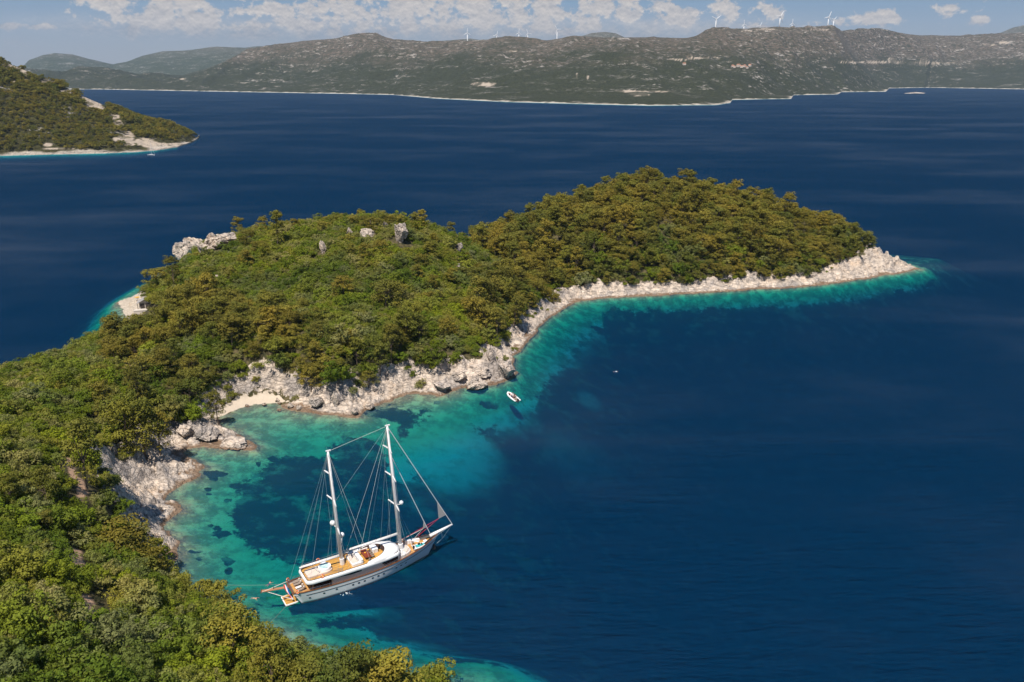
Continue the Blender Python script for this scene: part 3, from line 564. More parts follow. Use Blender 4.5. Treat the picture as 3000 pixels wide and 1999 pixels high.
def pine_proto(seed, nt=58, nq=44, q=(0.24, 0.42), mat='pine', tall=1.0, slim=1.0):
    rng = np.random.default_rng(seed); h = 8.6; R0 = rng.uniform(3.5, 4.1); tufts = []; lean = rng.normal(scale=0.5, size=2)
    lobes = [(np.array([rng.normal(scale=1.5), rng.normal(scale=1.5), rng.uniform(5.4, 7.6)]), rng.uniform(1.5, 2.3)) for _ in range(rng.integers(5, 8))]
    lobes.append((np.array([0, 0, 7.4]), 1.7))
    for k in range(nt):
        if rng.random() < 0.62:
            c, r = lobes[rng.integers(len(lobes))]; d = rng.normal(size=3); d[2] = abs(d[2]) * 0.9 - 0.25; d /= np.linalg.norm(d); p = c + d * r * np.array([1.1, 1.1, 0.75]) * rng.uniform(.8, 1.05)
        else:
            a = rng.uniform(0, 2 * math.pi); z = rng.uniform(2.4, 6.6); rr = R0 * (1 - ((z - 4.2) / 5.2) ** 2) * rng.uniform(0.72, 1.05); p = np.array([rr * math.cos(a), rr * math.sin(a), z - 0.12 * rr])
        p[:2] *= slim; p[2] *= tall; p[:2] += lean * p[2] / h; s = rng.uniform(0.75, 1.35); tufts.append((p, (s * 1.1, s * 1.1, s * 0.6)))
    V, Fq = leaf_quads(rng, tufts, nq, *q, up=0.5)
    crown = quad_mesh('pine_crown', V, Fq, M[mat])
    t = MB(); t.tube([(0, 0, -1.2), (lean[0] * .2, lean[1] * .2, 2.5), (lean[0] * .6, lean[1] * .6, 5), (lean[0], lean[1], 7.6 * tall)], [0.26, 0.22, 0.15, 0.05], 7)
    for k in range(9):
        z = rng.uniform(2.6, 6.4); p, _ = tufts[rng.integers(len(tufts))]; a = Vector((lean[0] * z / h, lean[1] * z / h, z)); b = Vector((p[0], p[1], max(p[2] - .2, z)))
        t.tube([a, a.lerp(b, .5) + Vector((0, 0, -.2)), b], [0.09, 0.06, 0.025], 5)
    tm = t.mesh('pine_trunk'); tm.materials.append(M['bark']); return crown, tm
def shrub_proto(seed, nt=56, nq=46, q=(0.13, 0.25), tall=1.0):
    rng = np.random.default_rng(seed); tufts = []; R0 = 2.35
    lob = [(rng.normal(scale=0.85, size=2), rng.uniform(1.1, 1.7), rng.uniform(1.3, 2.7) * tall) for _ in range(6)]
    for k in range(nt):
        c, r, hh = lob[rng.integers(6)]; a = rng.uniform(0, 2 * math.pi); e = math.asin(rng.uniform(-0.1, 1) ** 1); p = np.array([c[0] + r * math.cos(e) * math.cos(a), c[1] + r * math.cos(e) * math.sin(a), 0.5 + hh * (0.25 + .75 * math.sin(e))])
        s = rng.uniform(0.36, 0.72); tufts.append((p, (s, s, s * 0.78)))
    V, Fq = leaf_quads(rng, tufts, nq, *q, up=0.4)
    return quad_mesh('maquis_shrub', V, Fq, M['shrub'])
PINES = [pine_proto(100 + i, tall=[1, 1.3, .85, 1.05, 1.5, .9, 1.15][i], slim=[1, .85, 1.12, .95, .75, 1.05, .9][i]) for i in range(7)]
SHRUBS = [shrub_proto(200 + i, tall=[1, .8, 1.2, .7, 1, 1.3, .9, .6][i]) for i in range(8)]
FARTREE = [pine_proto(300 + i, 30, 12, (0.7, 1.1))[0] for i in range(4)]

def hexgrid(x0, x1, y0, y1, s, rng, jit=0.42):
    ys = np.arange(y0, y1, s * 0.866); P = []
    for k, y in enumerate(ys):
        xs = np.arange(x0 + (k % 2) * s / 2, x1, s); P.append(np.stack([xs, np.full(len(xs), y)], -1))
    P = np.concatenate(P); return P + rng.uniform(-jit * s, jit * s, P.shape)
def in_poly(q, poly): return poly_sdf(q[:, 0], q[:, 1], poly) > 0
rng = np.random.default_rng(7)
pine_zone = [[(1385, 690), (1460, 640), (1560, 620), (1700, 540), (1830, 500), (2050, 490), (2350, 560), (2620, 690), (2680, 790), (2300, 860), (1700, 880), (1560, 975), (1500, 1000), (1400, 985), (1385, 930), (1470, 850), (1500, 780), (1400, 745)],
    [(330, 965), (420, 905), (500, 900), (620, 885), (780, 930), (900, 985), (1050, 1010), (1290, 985), (1345, 1050), (1240, 1130), (1080, 1160), (900, 1180), (860, 1080), (650, 1030), (545, 1000), (500, 1050), (660, 1090), (670, 1150), (610, 1175), (480, 1180), (420, 1120), (320, 1070)]]
solo_pines = [(462, 846, 1.35, "large spreading olive pine beside the grey stone hut"), (512, 842, 1.1, "olive pine just behind the spreading pine at the hut"), (1130, 905, 1.45, "tall lone olive pine standing in green scrub below the rocky summit"), (1010, 880, 1.2, "brownish pine in scrub west of the tall lone pine"), (815, 735, 1.25, "bright olive pine on the skyline of the middle hill"), (728, 712, .8, "small pine on the skyline beside the pale boulder"),
    (425, 1335, 1.5, "big layered pine with dark gaps on the rocky point beside the cove"), (375, 1315, 1.4, "golden topped pine behind the big layered pine at the cove"), (470, 1335, 1.0, "olive pine leaning over the rock shelf of the cove"), (372, 1660, 1.4, "broad olive pine growing above the white rock of the inner bay"), (440, 1705, 1.0, "thin pine at the edge of the white rock shelf"), (255, 1440, 1.2, "brown tinged pine beside the sandy trail"),
    (695, 1945, 1.2, "golden yellow pine at the water edge below the hillside"), (1160, 2085, 1.25, "golden pine rising over the water at the bottom edge"), (1105, 2085, .95, "small golden pine next to the one over the water"), (1005, 2085, 1.0, "yellowish pine in the row along the bottom shore"), (900, 2070, 1.0, "rusty olive pine in the row along the bottom shore"), (800, 2040, .9, "olive pine in the row along the bottom shore"),
    (640, 1245, .85, "small pine at the left end of the pale beach"), (556, 1185, 1.0, "umbrella shaped green pine behind the pale beach"), (912, 1150, 1.0, "round pine rooted in the cliff above the beach"), (1425, 975, 1.2, "olive pine above the rocks of the headland bend"), (1505, 960, 1.2, "wide olive pine over the rocky shore of the bend"), (1080, 1140, .9, "olive pine above the dark sea cave"), (410, 1180, 1.0, "olive pine beside the short path to the isthmus"), (320, 1240, .95, "dark pine amid green scrub above the cove"), (1400, 705, 1.2, "pine on the saddle against the blue water")]
ROCKS = []
for u, v, w in [(1172, 712, 50), (1128, 668, 22), (1078, 696, 46), (1082, 668, 16), (1024, 690, 26), (946, 742, 30), (953, 696, 16), (1344, 742, 28), (1342, 802, 18), (672, 752, 14), (637, 812, 14), (535, 770, 62), (578, 752, 66), (622, 735, 60), (660, 718, 56), (738, 706, 14), (1478, 1108, 66), (1440, 1062, 44), (1405, 1105, 80), (1395, 1140, 92), (1340, 1118, 60), (1290, 1145, 62), (985, 1190, 44), (925, 1195, 50), (690, 1310, 90), (600, 1295, 90), (545, 1280, 50)]:
    x, y, _ = ground_hit(u, v); ROCKS.append((x, y, w * math.hypot(y, CH) / F * .5 + .7))
x, y, _ = ground_hit(424, 902); HUT = (x, y)
ROCKS = np.array(ROCKS)
P = []   # x, y, z, scale, rot, kind(0 pine 1 shrub), label
lab = {}
for (u, v, s, l) in solo_pines:
    x, y, z = ground_hit(u, v); P.append((x, y, z - .2, s, rng.uniform(0, 6.28), 0)); lab[len(P) - 1] = l
NS = len(P)
solo = np.array([(p[0], p[1], p[3]) for p in P])
def scatter(step, kind, s0, s1, cond, bk=0.9):
    q = hexgrid(-330, 300, 20, 660, step, rng); z, d, rock = terrain(q[:, 0], q[:, 1]); pp = px(np.stack([q[:, 0], q[:, 1], z], -1))
    bw = G_w(q[:, 0], q[:, 1])
    k = (d > np.maximum(bw * (bk if kind else .8) + 3.0 * (fbm(q[:, 0], q[:, 1], 12, 2, 99) - .5), 0.8)) & (pp[:, 0] > -350) & (pp[:, 0] < 3100) & (pp[:, 1] < 2350) & (q[:, 1] > 40)
    ds = np.min(np.hypot(q[:, None, 0] - solo[None, :, 0], q[:, None, 1] - solo[None, :, 1]) / solo[None, :, 2], 1); k &= ds > (2.8 if kind == 0 else 1.4)
    for rx, ry, rr in ROCKS: k &= (np.abs(q[:, 0] - rx) > rr + .8 * s0) | (q[:, 1] - ry > rr + 1) | (q[:, 1] - ry < -(rr + 2.2 + 2.5 * s0))
    k &= (np.hypot((q[:, 0] - HUT[0] + 3) / 10.0, (q[:, 1] - HUT[1] + 4) / 9.0) > 1) & ~((np.abs(q[:, 0] - HUT[0] + 6) < 11) & (q[:, 1] < HUT[1]) & (q[:, 1] > HUT[1] - 17))
    td = trail_dist(q[:, 0], q[:, 1]); k &= td > (3.6 if kind == 0 else 0.5 + 1.6 * s1)
    tp_ = px(np.stack([q[:, 0], q[:, 1], z + (9.5 if kind == 0 else 3.2) * (s0 + s1) / 2], -1))
    k &= ~((pp[:, 1] > 895) & (q[:, 1] < HUT[1] + 2) & (tp_[:, 1] < np.interp(tp_[:, 0], [-400, 0, 100, 200, 300, 345, 440, 478, 480], [1150, 1078, 1046, 1010, 950, 935, 925, 925, 0])))
    k &= ~in_poly(q, beach_poly) & ~in_poly(q, hut_beach)
    pz = in_poly(pp, pine_zone[0]) | in_poly(pp, pine_zone[1]) | ((q[:, 0] > 12) & (q[:, 1] > 430))
    k &= cond(q, pp, pz, d)
    q, z, d, pz = q[k], z[k], d[k], pz[k]
    for i in range(len(q)):
        s = rng.uniform(s0, s1) * (0.72 if kind == 0 and d[i] < 16 else 1.0) * (0.78 if q[i, 0] > 165 else 1.0)
        P.append((q[i, 0], q[i, 1], z[i] - 0.15, s, rng.uniform(0, 6.28), kind))
cl = lambda q, s, sd: fbm(q[:, 0], q[:, 1], s, 3, sd)
scatter(5.9, 0, 0.7, 1.35, lambda q, pp, pz, d: pz & (cl(q, 22, 71) > 0.27) & (pp[:, 0] > 1350))
scatter(5.8, 0, 0.7, 1.3, lambda q, pp, pz, d: pz & (cl(q, 22, 71) > 0.33) & (pp[:, 0] <= 1350))
scatter(13.0, 0, 0.6, .95, lambda q, pp, pz, d: ~pz & (cl(q, 30, 81) > np.where(pp[:, 1] > 1250, .63, .55)))
NP = len(P)
scatter(4.2, 1, 0.35, 0.8, lambda q, pp, pz, d: (cl(q, 9, 96) > .54) & (q[:, 0] < 20) & (pp[:, 1] < 1215) & (pp[:, 0] > 480), bk=.28)
scatter(5.2, 1, 1.1, 1.9, lambda q, pp, pz, d: ~pz & (cl(q, 14, 97) > .42))
scatter(2.9, 1, 0.6, 1.15, lambda q, pp, pz, d: ~pz & ((pp[:, 1] < 1640) | (d > 4)))
scatter(3.4, 1, 0.5, 1.0, lambda q, pp, pz, d: pz & (d < 40))
scatter(7.5, 1, 1.5, 2.3, lambda q, pp, pz, d: pz & (cl(q, 18, 98) > .56))
P_a = np.array(P); tops = P_a[:, :3].copy(); tops[:, 2] += np.where(P_a[:, 5] == 0, 6.5, 2.0) * P_a[:, 3]
# line of sight from the camera: plants the hill hides are left out except close behind its brow
vis = np.ones(len(P), bool); clear = np.full(len(P), 99.0)
for t in np.linspace(0.35, 0.985, 48):
    q = np.array([0, 0, CH]) * (1 - t) + tops * t; hh = np.maximum(terrain(q[:, 0], q[:, 1])[0], 0)
    clear = np.minimum(clear, q[:, 2] - hh)
pt = px(tops); inframe = (pt[:, 0] > -30) & (pt[:, 0] < 3030) & (pt[:, 1] > 0) & (pt[:, 1] < 2020)
keep = clear > -14; seen = (clear > 0.5) & inframe; dist = np.linalg.norm(tops - np.array([0, 0, CH]), axis=1)
def choose(mask, n):
    idx = np.where(mask)[0]; sz = P_a[idx, 3] / dist[idx]; return set(idx[np.argsort(-sz)][:n])
isp = P_a[:, 5] == 0
ind_p = choose(isp & seen & (np.arange(len(P)) >= NS), 300 - NS) | set(range(NS)); ind_s = choose(~isp & seen, 300)
def pine_region(u, v):
    if u > 1380: return ("olive green pine of the dense wood on the outer island knoll", "pines of the outer island knoll")
    if v > 1290: return ("scattered olive pine in the green scrub of the near hillside", "pines scattered on the near hillside")
    if v > 870: return ("olive brown pine of the wood on the slope above the beach cliff", "pines above the beach cliff")
    return ("olive pine scattered in the scrub of the middle hill", "pines scattered on the middle hill")
def shrub_region(u, v):
    if v > 1750: return ("leafy maquis shrub on the lowest part of the near hillside", "shrubs low on the near hillside")
    if v > 1450: return ("leafy maquis shrub beside the sandy trail on the near hillside", "shrubs beside the trail on the near hillside")
    return ("leafy maquis shrub on the upper near hillside towards the isthmus", "shrubs high on the near hillside")
for i in sorted(ind_p):
    x, y, z, s, r, _ = P[i]; cm, tm = PINES[i % 7]; golden = i < NS and ('golden yellow' in lab.get(i, '') or 'golden pine' in lab.get(i, ''))
    if golden:
        cm = cm.copy(); cm.materials.clear(); cm.materials.append(M['dry_pine'])
    l, g = (lab[i], "pines standing apart from the wood") if i in lab else pine_region(*pt[i])
    t = empty('pine_tree', (x, y, z), r, l, 'pine tree', g); t.scale = (s, s, s * (0.88 + 0.42 * ((i * 37) % 10) / 10))
    c = bpy.data.objects.new('crown', cm); COL.objects.link(c); c.parent = t
    k = bpy.data.objects.new('trunk', tm); COL.objects.link(k); k.parent = t
for i in sorted(ind_s):
    x, y, z, s, r, _ = P[i]; o = bpy.data.objects.new('maquis_shrub', SHRUBS[i % 8]); COL.objects.link(o); o.location = (x, y, z); o.rotation_euler = (0, 0, r); o.scale = (s, s, s * (0.8 + .4 * ((i * 53) % 10) / 10))
    l, g = shrub_region(*pt[i]); tag(o, l, 'shrub', g)
def mass(name, pts, protos, label, cat):
    """one mass of plants: a cloud of points that carries a plant on each"""
    pts = np.array(pts); me = bpy.data.meshes.new(name); me.vertices.add(len(pts)); me.vertices.foreach_set('co', pts[:, :3].astype(np.float32).ravel())
    fattr(me, 'plant_scale', pts[:, 3]); fattr(me, 'plant_turn', pts[:, 4]); a = me.attributes.new('plant_kind', 'INT', 'POINT'); a.data.foreach_set('value', (np.arange(len(pts)) * 7919 % len(protos)).astype(np.int32))
    o = bpy.data.objects.new(name, me); COL.objects.link(o); tag(o, label, cat, kind='stuff')
    src = bpy.data.collections.new(name + '_kinds')
    for k, m in enumerate(protos): src.objects.link(bpy.data.objects.new('%s_kind_%02d' % (name, k), m))
    g = bpy.data.node_groups.new(name + '_nodes', 'GeometryNodeTree'); g.interface.new_socket('Geometry', in_out='INPUT', socket_type='NodeSocketGeometry'); g.interface.new_socket('Geometry', in_out='OUTPUT', socket_type='NodeSocketGeometry')
    n = g.nodes; gi = n.new('NodeGroupInput'); go = n.new('NodeGroupOutput'); iop = n.new('GeometryNodeInstanceOnPoints'); ci = n.new('GeometryNodeCollectionInfo')
    ci.inputs[0].default_value = src; ci.inputs['Separate Children'].default_value = True; ci.inputs['Reset Children'].default_value = True
    def na(nm, ty):
        q = n.new('GeometryNodeInputNamedAttribute'); q.data_type = ty; q.inputs['Name'].default_value = nm; return [s for s in q.outputs if s.enabled][0]
    g.links.new(gi.outputs[0], iop.inputs['Points']); g.links.new(ci.outputs[0], iop.inputs['Instance']); iop.inputs['Pick Instance'].default_value = True
    g.links.new(na('plant_kind', 'INT'), iop.inputs['Instance Index'])
    cx = n.new('ShaderNodeCombineXYZ'); g.links.new(na('plant_turn', 'FLOAT'), cx.inputs[2]); g.links.new(cx.outputs[0], iop.inputs['Rotation']); g.links.new(na('plant_scale', 'FLOAT'), iop.inputs['Scale'])
    g.links.new(iop.outputs[0], go.inputs[0]); md = o.modifiers.new('plants', 'NODES'); md.node_group = g
    return o
rest_p = [P[i][:5] for i in range(len(P)) if isp[i] and keep[i] and i not in ind_p]; rest_s = [P[i][:5] for i in range(len(P)) if not isp[i] and keep[i] and i not in ind_s]
mass('pine_forest', rest_p, [a for a, _ in PINES], "olive green pine wood covering the islands behind the bay", "forest")
mass('maquis_undergrowth', rest_s, SHRUBS, "green maquis scrub covering the hillsides", "scrub")

# ------------------------------------------------------------------ limestone boulders and outcrops
import bmesh
def boulder_mesh(seed, sub=5):
    bm = bmesh.new(); bmesh.ops.create_icosphere(bm, subdivisions=sub, radius=1.0); me = bpy.data.meshes.new('boulder'); bm.to_mesh(me); bm.free()
    n = len(me.vertices); co = np.empty(n * 3, np.float32); me.vertices.foreach_get('co', co); co = co.reshape(-1, 3).astype(float); r = np.random.default_rng(seed)
    for k in range(17):                                      # broken faces
        d = r.normal(size=3); d /= np.linalg.norm(d); h = r.uniform(.42, .8); s = co @ d; co -= np.maximum(s - h, 0)[:, None] * d * .97
    u, v, w = co[:, 0] * 1.3 + seed, co[:, 1] * 1.3, co[:, 2] * 1.3
    cv, ce = cells(u + w * .6, v * 1.2 - w * .9, .55, seed); f = 0.26 * (cv - .5) - .14 * sstep(.16, 0, ce) + 0.16 * (fbm(u + w * .7, v - w * .5, 0.4, 4, seed, .6, True) - .5) + 0.25 * (fbm(u * .6 + w, v + w * .4, 1.1, 3, seed + 5) - .5)
    co *= (1 + f)[:, None]; me.vertices.foreach_set('co', co.astype(np.float32).ravel()); me.update(); me.materials.append(M['rock']); return me
BOULD = [boulder_mesh(s) for s in (3, 8, 14, 21, 27)]
def boulder(u, v, w, h, label, group=None, k=0, name='boulder', deep=None, sink=0.25, rz=None):
    x, y, z = ground_hit(u, v); z = max(z, -0.3); dd = math.hypot(math.hypot(x, y), CH - z); m = dd / F
    o = bpy.data.objects.new(name, BOULD[k % 5]); COL.objects.link(o); W = w * m / 1.85; Hh = h * m / 1.6
    o.scale = (W, deep or W * .9, Hh); o.location = (x, y + (deep or W) * .3, z + Hh * (1 - sink) * .8); o.rotation_euler = (0.1 * (k % 3), 0.12 * (k % 4 - 1), rz if rz is not None else k * 1.3)
    return tag(o, label, 'rock', group)
g = "limestone outcrops on the middle hill"
for a in [(1172, 712, 50, 72, "tall split limestone crag on the brow of the middle hill", 1), (1128, 668, 22, 20, "small pale rock left of the tall crag", 4), (1078, 696, 46, 30, "broad low limestone outcrop near the summit of the middle hill", 0), (1082, 668, 14, 24, "narrow pale rock above the broad outcrop", 2), (1024, 690, 26, 22, "rounded pale boulder west of the broad outcrop", 3), (946, 742, 30, 38, "knobbly grey rock standing in scrub on the west slope", 4), (953, 696, 13, 11, "tiny pale rock above the knobbly grey rock", 0), (1344, 742, 28, 34, "pointed pale rock standing in scrub on the east slope", 2), (1342, 802, 15, 38, "narrow leaning rock below the pointed pale rock", 1), (672, 752, 12, 16, "upright pale stone in scrub behind the skyline rocks", 2), (637, 812, 12, 8, "low pale stone amid the scrub of the west slope", 0)]:
    boulder(*a[:5], g, a[5])
g = "limestone cliff blocks on the far west shore"
for a in [(535, 770, 62, 66, "lowest pale cliff block at the west end of the skyline rocks", 2), (578, 752, 66, 62, "second pale cliff block rising along the skyline rocks", 0), (622, 735, 60, 46, "third pale cliff block along the skyline rocks", 3), (660, 718, 56, 40, "topmost pale cliff block of the skyline rocks", 1), (556, 764, 50, 50, "pale block wedged between the lowest two skyline rocks", 4), (600, 748, 46, 42, "pale block wedged behind the second skyline rock", 1), (641, 730, 44, 38, "pale block wedged below the topmost skyline rock", 2), (738, 706, 13, 14, "pale boulder beside the small skyline pine", 4)]:
    boulder(a[0], a[1], a[2] * 1.25, a[3], a[4], g, a[5], deep=6)
g = "boulders along the beach and rocky shore"
for a in [(725, 1193, 14, 10, "small brown boulder at the left of the sandy beach edge", 0), (772, 1190, 16, 11, "brown boulder in the middle of the beach edge", 1), (818, 1186, 14, 10, "grey boulder at the right end of the beach", 2), (812, 1178, 18, 12, "boulder behind the grey one at the right end of the beach", 3), (876, 1203, 28, 18, "wet brown boulder in front of the cliff foot", 4), (818, 1204, 14, 8, "half sunken brown stone off the beach", 0), (1036, 1216, 26, 26, "pale knob of rock at the water beside the round boulder", 1), (1082, 1202, 34, 26, "smooth round boulder at the water edge", 2), (850, 1196, 26, 16, "grey boulder at the foot of the cliff", 3)]:
    boulder(*a[:5], g, a[5], sink=.5)
g = "big blocks of the pale rock promontory"
for a in [(1478, 1108, 66, 70, "tallest pale block at the tip of the rock promontory", 1), (1440, 1062, 44, 56, "grey upright slab behind the tip of the promontory", 4), (1405, 1105, 80, 42, "long pale ledge left of the promontory tip", 0), (1395, 1140, 92, 34, "low smooth ledge at the water below the promontory", 3), (1340, 1118, 60, 36, "pale block in the middle of the promontory ledges", 2), (1290, 1145, 62, 36, "rounded rock mass beside the dark sea cave", 1), (985, 1190, 44, 46, "pale split block at the cliff foot east of the beach", 4), (925, 1195, 50, 38, "fissured block at the cliff foot nearest the beach", 2)]:
    boulder(*a[:5], g, a[5], sink=.45)
g = "rock ribs of the cove point"
for a in [(690, 1310, 90, 26, "long pale rib at the tip of the cove point", 0), (600, 1295, 90, 40, "broad pale rock slab on the cove point", 3), (545, 1280, 50, 46, "pale rock at the landward end of the cove point", 1)]:
    boulder(*a[:5], g, a[5], sink=.5, rz=-.25)
# ------------------------------------------------------------------ far coasts: each is a height field that rises from its own shoreline to its skyline
def interp(pts, u):
    pts = np.array(pts, float); return np.interp(u, pts[:, 0], pts[:, 1])
def yz(u, v, z=None, y=None):
    """forward distance of a picture point at height z, or height at forward distance y"""
    d = ray(u, v); return (z - CH) / d[..., 2] * d[..., 1] if z is not None else CH + y * d[..., 2] / d[..., 1]
def coast_hill(name, us, shore, sky, yt, ts, mat, prof, rough, seed, scars=(), tree=0.0, broad=False):
    ys = yz(us, interp(shore, us), z=0.0); yb = ys
    if broad: k_ = np.exp(-0.5 * (np.arange(-150, 151) / 55.0) ** 2); yb = np.convolve(np.pad(ys, 150, 'edge'), k_ / k_.sum(), 'valid')
    Yt = np.maximum(yt(us, yb), ys + 12); vt = interp(sky, us); zt = yz(us, vt, y=Yt) - tree
    yg = ys
    if broad: yg = np.array([ys[max(0, i - 70):i + 71].min() for i in range(len(ys))]); yg = np.convolve(np.pad(yg, 40, 'edge'), np.ones(81) / 81, 'valid') - 30
    ta = (us - 1500) / F / (ray(us, interp(shore, us))[:, 1]); T = ts[:, None]
    Y = yg[None] + T * (Yt - yg)[None]; X = Y * ta[None]
    Y = np.broadcast_to(Y, X.shape); low = None
    if broad:
        T = (Y - yb[None]) / np.maximum(Yt - yb, 50)[None]; low = Y - ys[None]
    Z = zt[None] * prof(np.clip(T, 0, 1), us[None])
    Z = np.where(T > 1, zt[None] * np.maximum(1 - (T - 1) * 0.35, 0.2), Z)
    bell = np.clip(T, 0, 1.0) * (1 - np.clip(T, 0, 1) ** 2) * 2.2 + 0.06 * (T > 0) * np.clip(T * 20, 0, 1)
    Z = Z + rough(X, Y) * bell * np.clip(zt / 60, 0.02, 1)[None]
    if broad:
        sp_ = [(X.min() - 9000, 14000.0)] + list(zip(ys[::2] * ta[::2], ys[::2])) + [(X.max() + 9000, 14000.0)]
        up_ = np.array([p_ for i_, p_ in enumerate(sp_) if i_ % 6 == 0 or i_ == len(sp_) - 1 or (0 < i_ < len(sp_) - 1 and abs(sp_[i_ + 1][1] - sp_[i_ - 1][1]) > 60)])
        low = np.minimum(low, np.where(low > 0, np.maximum(poly_sdf(X, Y, up_), 0), low))
        Z = np.maximum(Z, 16 * (1 - np.exp(-np.maximum(low, 0) / 70)) * (0.6 + .8 * fbm(X, Y, 140, 3, 8))); Z = np.minimum(Z, 2.5 + .5 * np.maximum(low, 0) + .0012 * np.maximum(low, 0) ** 2); Z = np.where(low < 0, np.maximum(low * .4, -30), np.maximum(Z, 1.5)); T = ts[:, None] + 0 * X
    Z = Z if broad else np.where(T <= 0, T * 260, np.maximum(Z, 1.2 + 3 * fbm(X, Y, 60, 3, seed)) )
    me = set_mesh(bpy.data.meshes.new(name), np.stack([X, Y, Z], -1).reshape(-1, 3), grid_faces(len(ts), len(us)))
    o = link(name, me, mat, smooth=True); tag(o, kind='structure'); pp = px(np.stack([X.ravel(), Y.ravel(), Z.ravel()], -1)); sc = np.zeros(len(pp))
    wob = fbm(X.ravel(), Y.ravel(), 35, 3, seed + 4) - .5
    for (u, v, ru, rv) in scars: sc = np.maximum(sc, sstep(1.25, 0.8, np.hypot((pp[:, 0] - u) / ru, (pp[:, 1] - v) / rv) + 1.1 * wob))
    if broad: sc = sc * np.maximum(sstep(.40, .55, fbm(X.ravel(), Y.ravel(), 45, 4, 78)), 0.15)
    if not broad: sc = sc * np.maximum(sstep(.38, .52, fbm(X.ravel(), Y.ravel(), 13, 3, 77)), 0.35)
    fattr(me, 'scar', sc); return o, X, Y, Z
M['hills'] = hill_mat("scrub_and_limestone_hills")
M['far_hills'] = hill_mat("distant_scrub_hills", (0.045, 0.055, 0.03), (0.13, 0.115, 0.09), (0.33, 0.31, 0.29), 200, 500)
main_shore = [(-400, 262), (290, 262), (600, 268), (1000, 275), (1150, 278), (1275, 289), (1480, 299), (1700, 305), (1900, 310), (2100, 308), (2140, 302), (2146, 293), (2230, 291), (2318, 290), (2326, 279), (2455, 277), (2466, 270), (2596, 269), (2606, 259), (2720, 257), (3000, 262), (3500, 264)]
main_sky = [(-400, 200), (100, 205), (190, 212), (240, 195), (310, 197), (400, 217), (470, 226), (540, 222), (620, 198), (700, 166), (760, 146), (830, 130), (900, 119), (1000, 113), (1060, 100), (1090, 100), (1160, 119), (1250, 126), (1300, 128), (1420, 119), (1480, 109), (1530, 112), (1600, 118), (1680, 106), (1760, 110), (1900, 109), (2000, 115), (2040, 108), (2070, 95), (2130, 92), (2200, 86), (2260, 82), (2330, 89), (2400, 86), (2470, 79), (2550, 85), (2640, 101), (2680, 105), (2800, 105), (2900, 100), (3000, 95), (3500, 98)]
us = np.arange(-300, 3400, 2.2); ts = np.concatenate([[-0.06, -0.02, 0.0, 0.003], np.linspace(0.008, 1.0, 150), np.linspace(1.02, 1.5, 14)])
prof = lambda t, u: 0.34 * t + 0.66 * (t * t * (3 - 2 * t)) - 0.05 * np.sin(2 * math.pi * t * 1.5 + u * 0.004) * t * (1 - t) * 2
rough = lambda X, Y: 180 * (fbm(X, Y * .7, 850, 5, 61, .5, True) - .55) + 80 * (fbm(X, Y, 260, 4, 63, .5, True) - .55)
scars = [(1850, 268, 42, 2.6), (1875, 277, 26, 5), (1930, 268, 40, 2), (1420, 247, 32, 6), (1500, 150, 13, 2), (2560, 183, 90, 2.2), (2720, 185, 80, 2.4), (2610, 178, 12, 8), (2545, 131, 40, 1.8), (2400, 88, 30, 1.8), (2190, 93, 18, 1.6), (2245, 86, 26, 1.8), (1690, 222, 3, 7), (1722, 228, 3, 5), (1615, 114, 14, 1.8), (2940, 125, 18, 3), (2900, 132, 20, 1.5), (2060, 170, 40, 2.5), (1990, 175, 30, 2), (535, 232, 9, 2.5)]
_, HX, HY, HZ = coast_hill('mainland_hills', us, main_shore, main_sky, lambda u, s: s + np.interp(u, [0, 300, 600, 1200, 2100, 2600, 3400], [700, 900, 1900, 2300, 2700, 1600, 1900]), ts, M['hills'], prof, rough, 11, scars, broad=True)
def hill_z(x, y):
    k = np.argmin((HX - x) ** 2 + (HY - y) ** 2); return float(HZ.ravel()[k])
def far_range(name, sky, ya, seed):
    us = np.arange(sky[0][0], sky[-1][0], 3.0); ts = np.linspace(0, 1.35, 50); Yt = np.full(len(us), float(ya)); zt = yz(us, interp(sky, us), y=Yt); ta = (us - 1500) / F / ray(us, np.full(len(us), 180.0))[:, 1]
    T = ts[:, None]; Y = ya * .82 + T * ya * .18 + 0 * us[None]; X = Y * ta[None]; Z = np.where(T <= 1, zt[None] * (0.25 + .75 * T ** 1.2), zt[None] * (1.8 - .8 * T)); Z = Z + (200 * (fbm(X, Y, 1600, 5, seed, .5, True) - .5)) * np.clip(T * 2, 0, 1) * np.clip(1 - T, 0, 1) * 1.6 + 26 * (fbm(X, Y, 500, 4, seed) - .5)
    Z[0] = -5; o = link(name, set_mesh(bpy.data.meshes.new(name), np.stack([X, Y, Z], -1).reshape(-1, 3), grid_faces(len(ts), len(us))), M['far_hills'], smooth=True); tag(o, kind='structure'); fattr(o.data, 'scar', np.zeros(X.size))
far_range('distant_mountains', [(60, 200), (85, 178), (130, 162), (165, 156), (215, 160), (260, 173), (330, 190), (370, 183), (420, 165), (480, 152), (540, 150), (600, 142), (640, 138), (720, 141), (760, 137), (830, 140), (900, 150)], 10500, 5)
far_range('distant_hills', [(1230, 130), (1270, 121), (1330, 116), (1380, 112), (1430, 120), (1500, 126), (1640, 120), (1690, 108), (1730, 97), (1770, 95), (1800, 98), (1830, 110), (1900, 122)], 9500, 15)
far_range('distant_ridge', [(2880, 112), (2910, 98), (2950, 80), (2985, 73), (3050, 76), (3150, 90), (3250, 110)], 10800, 25)

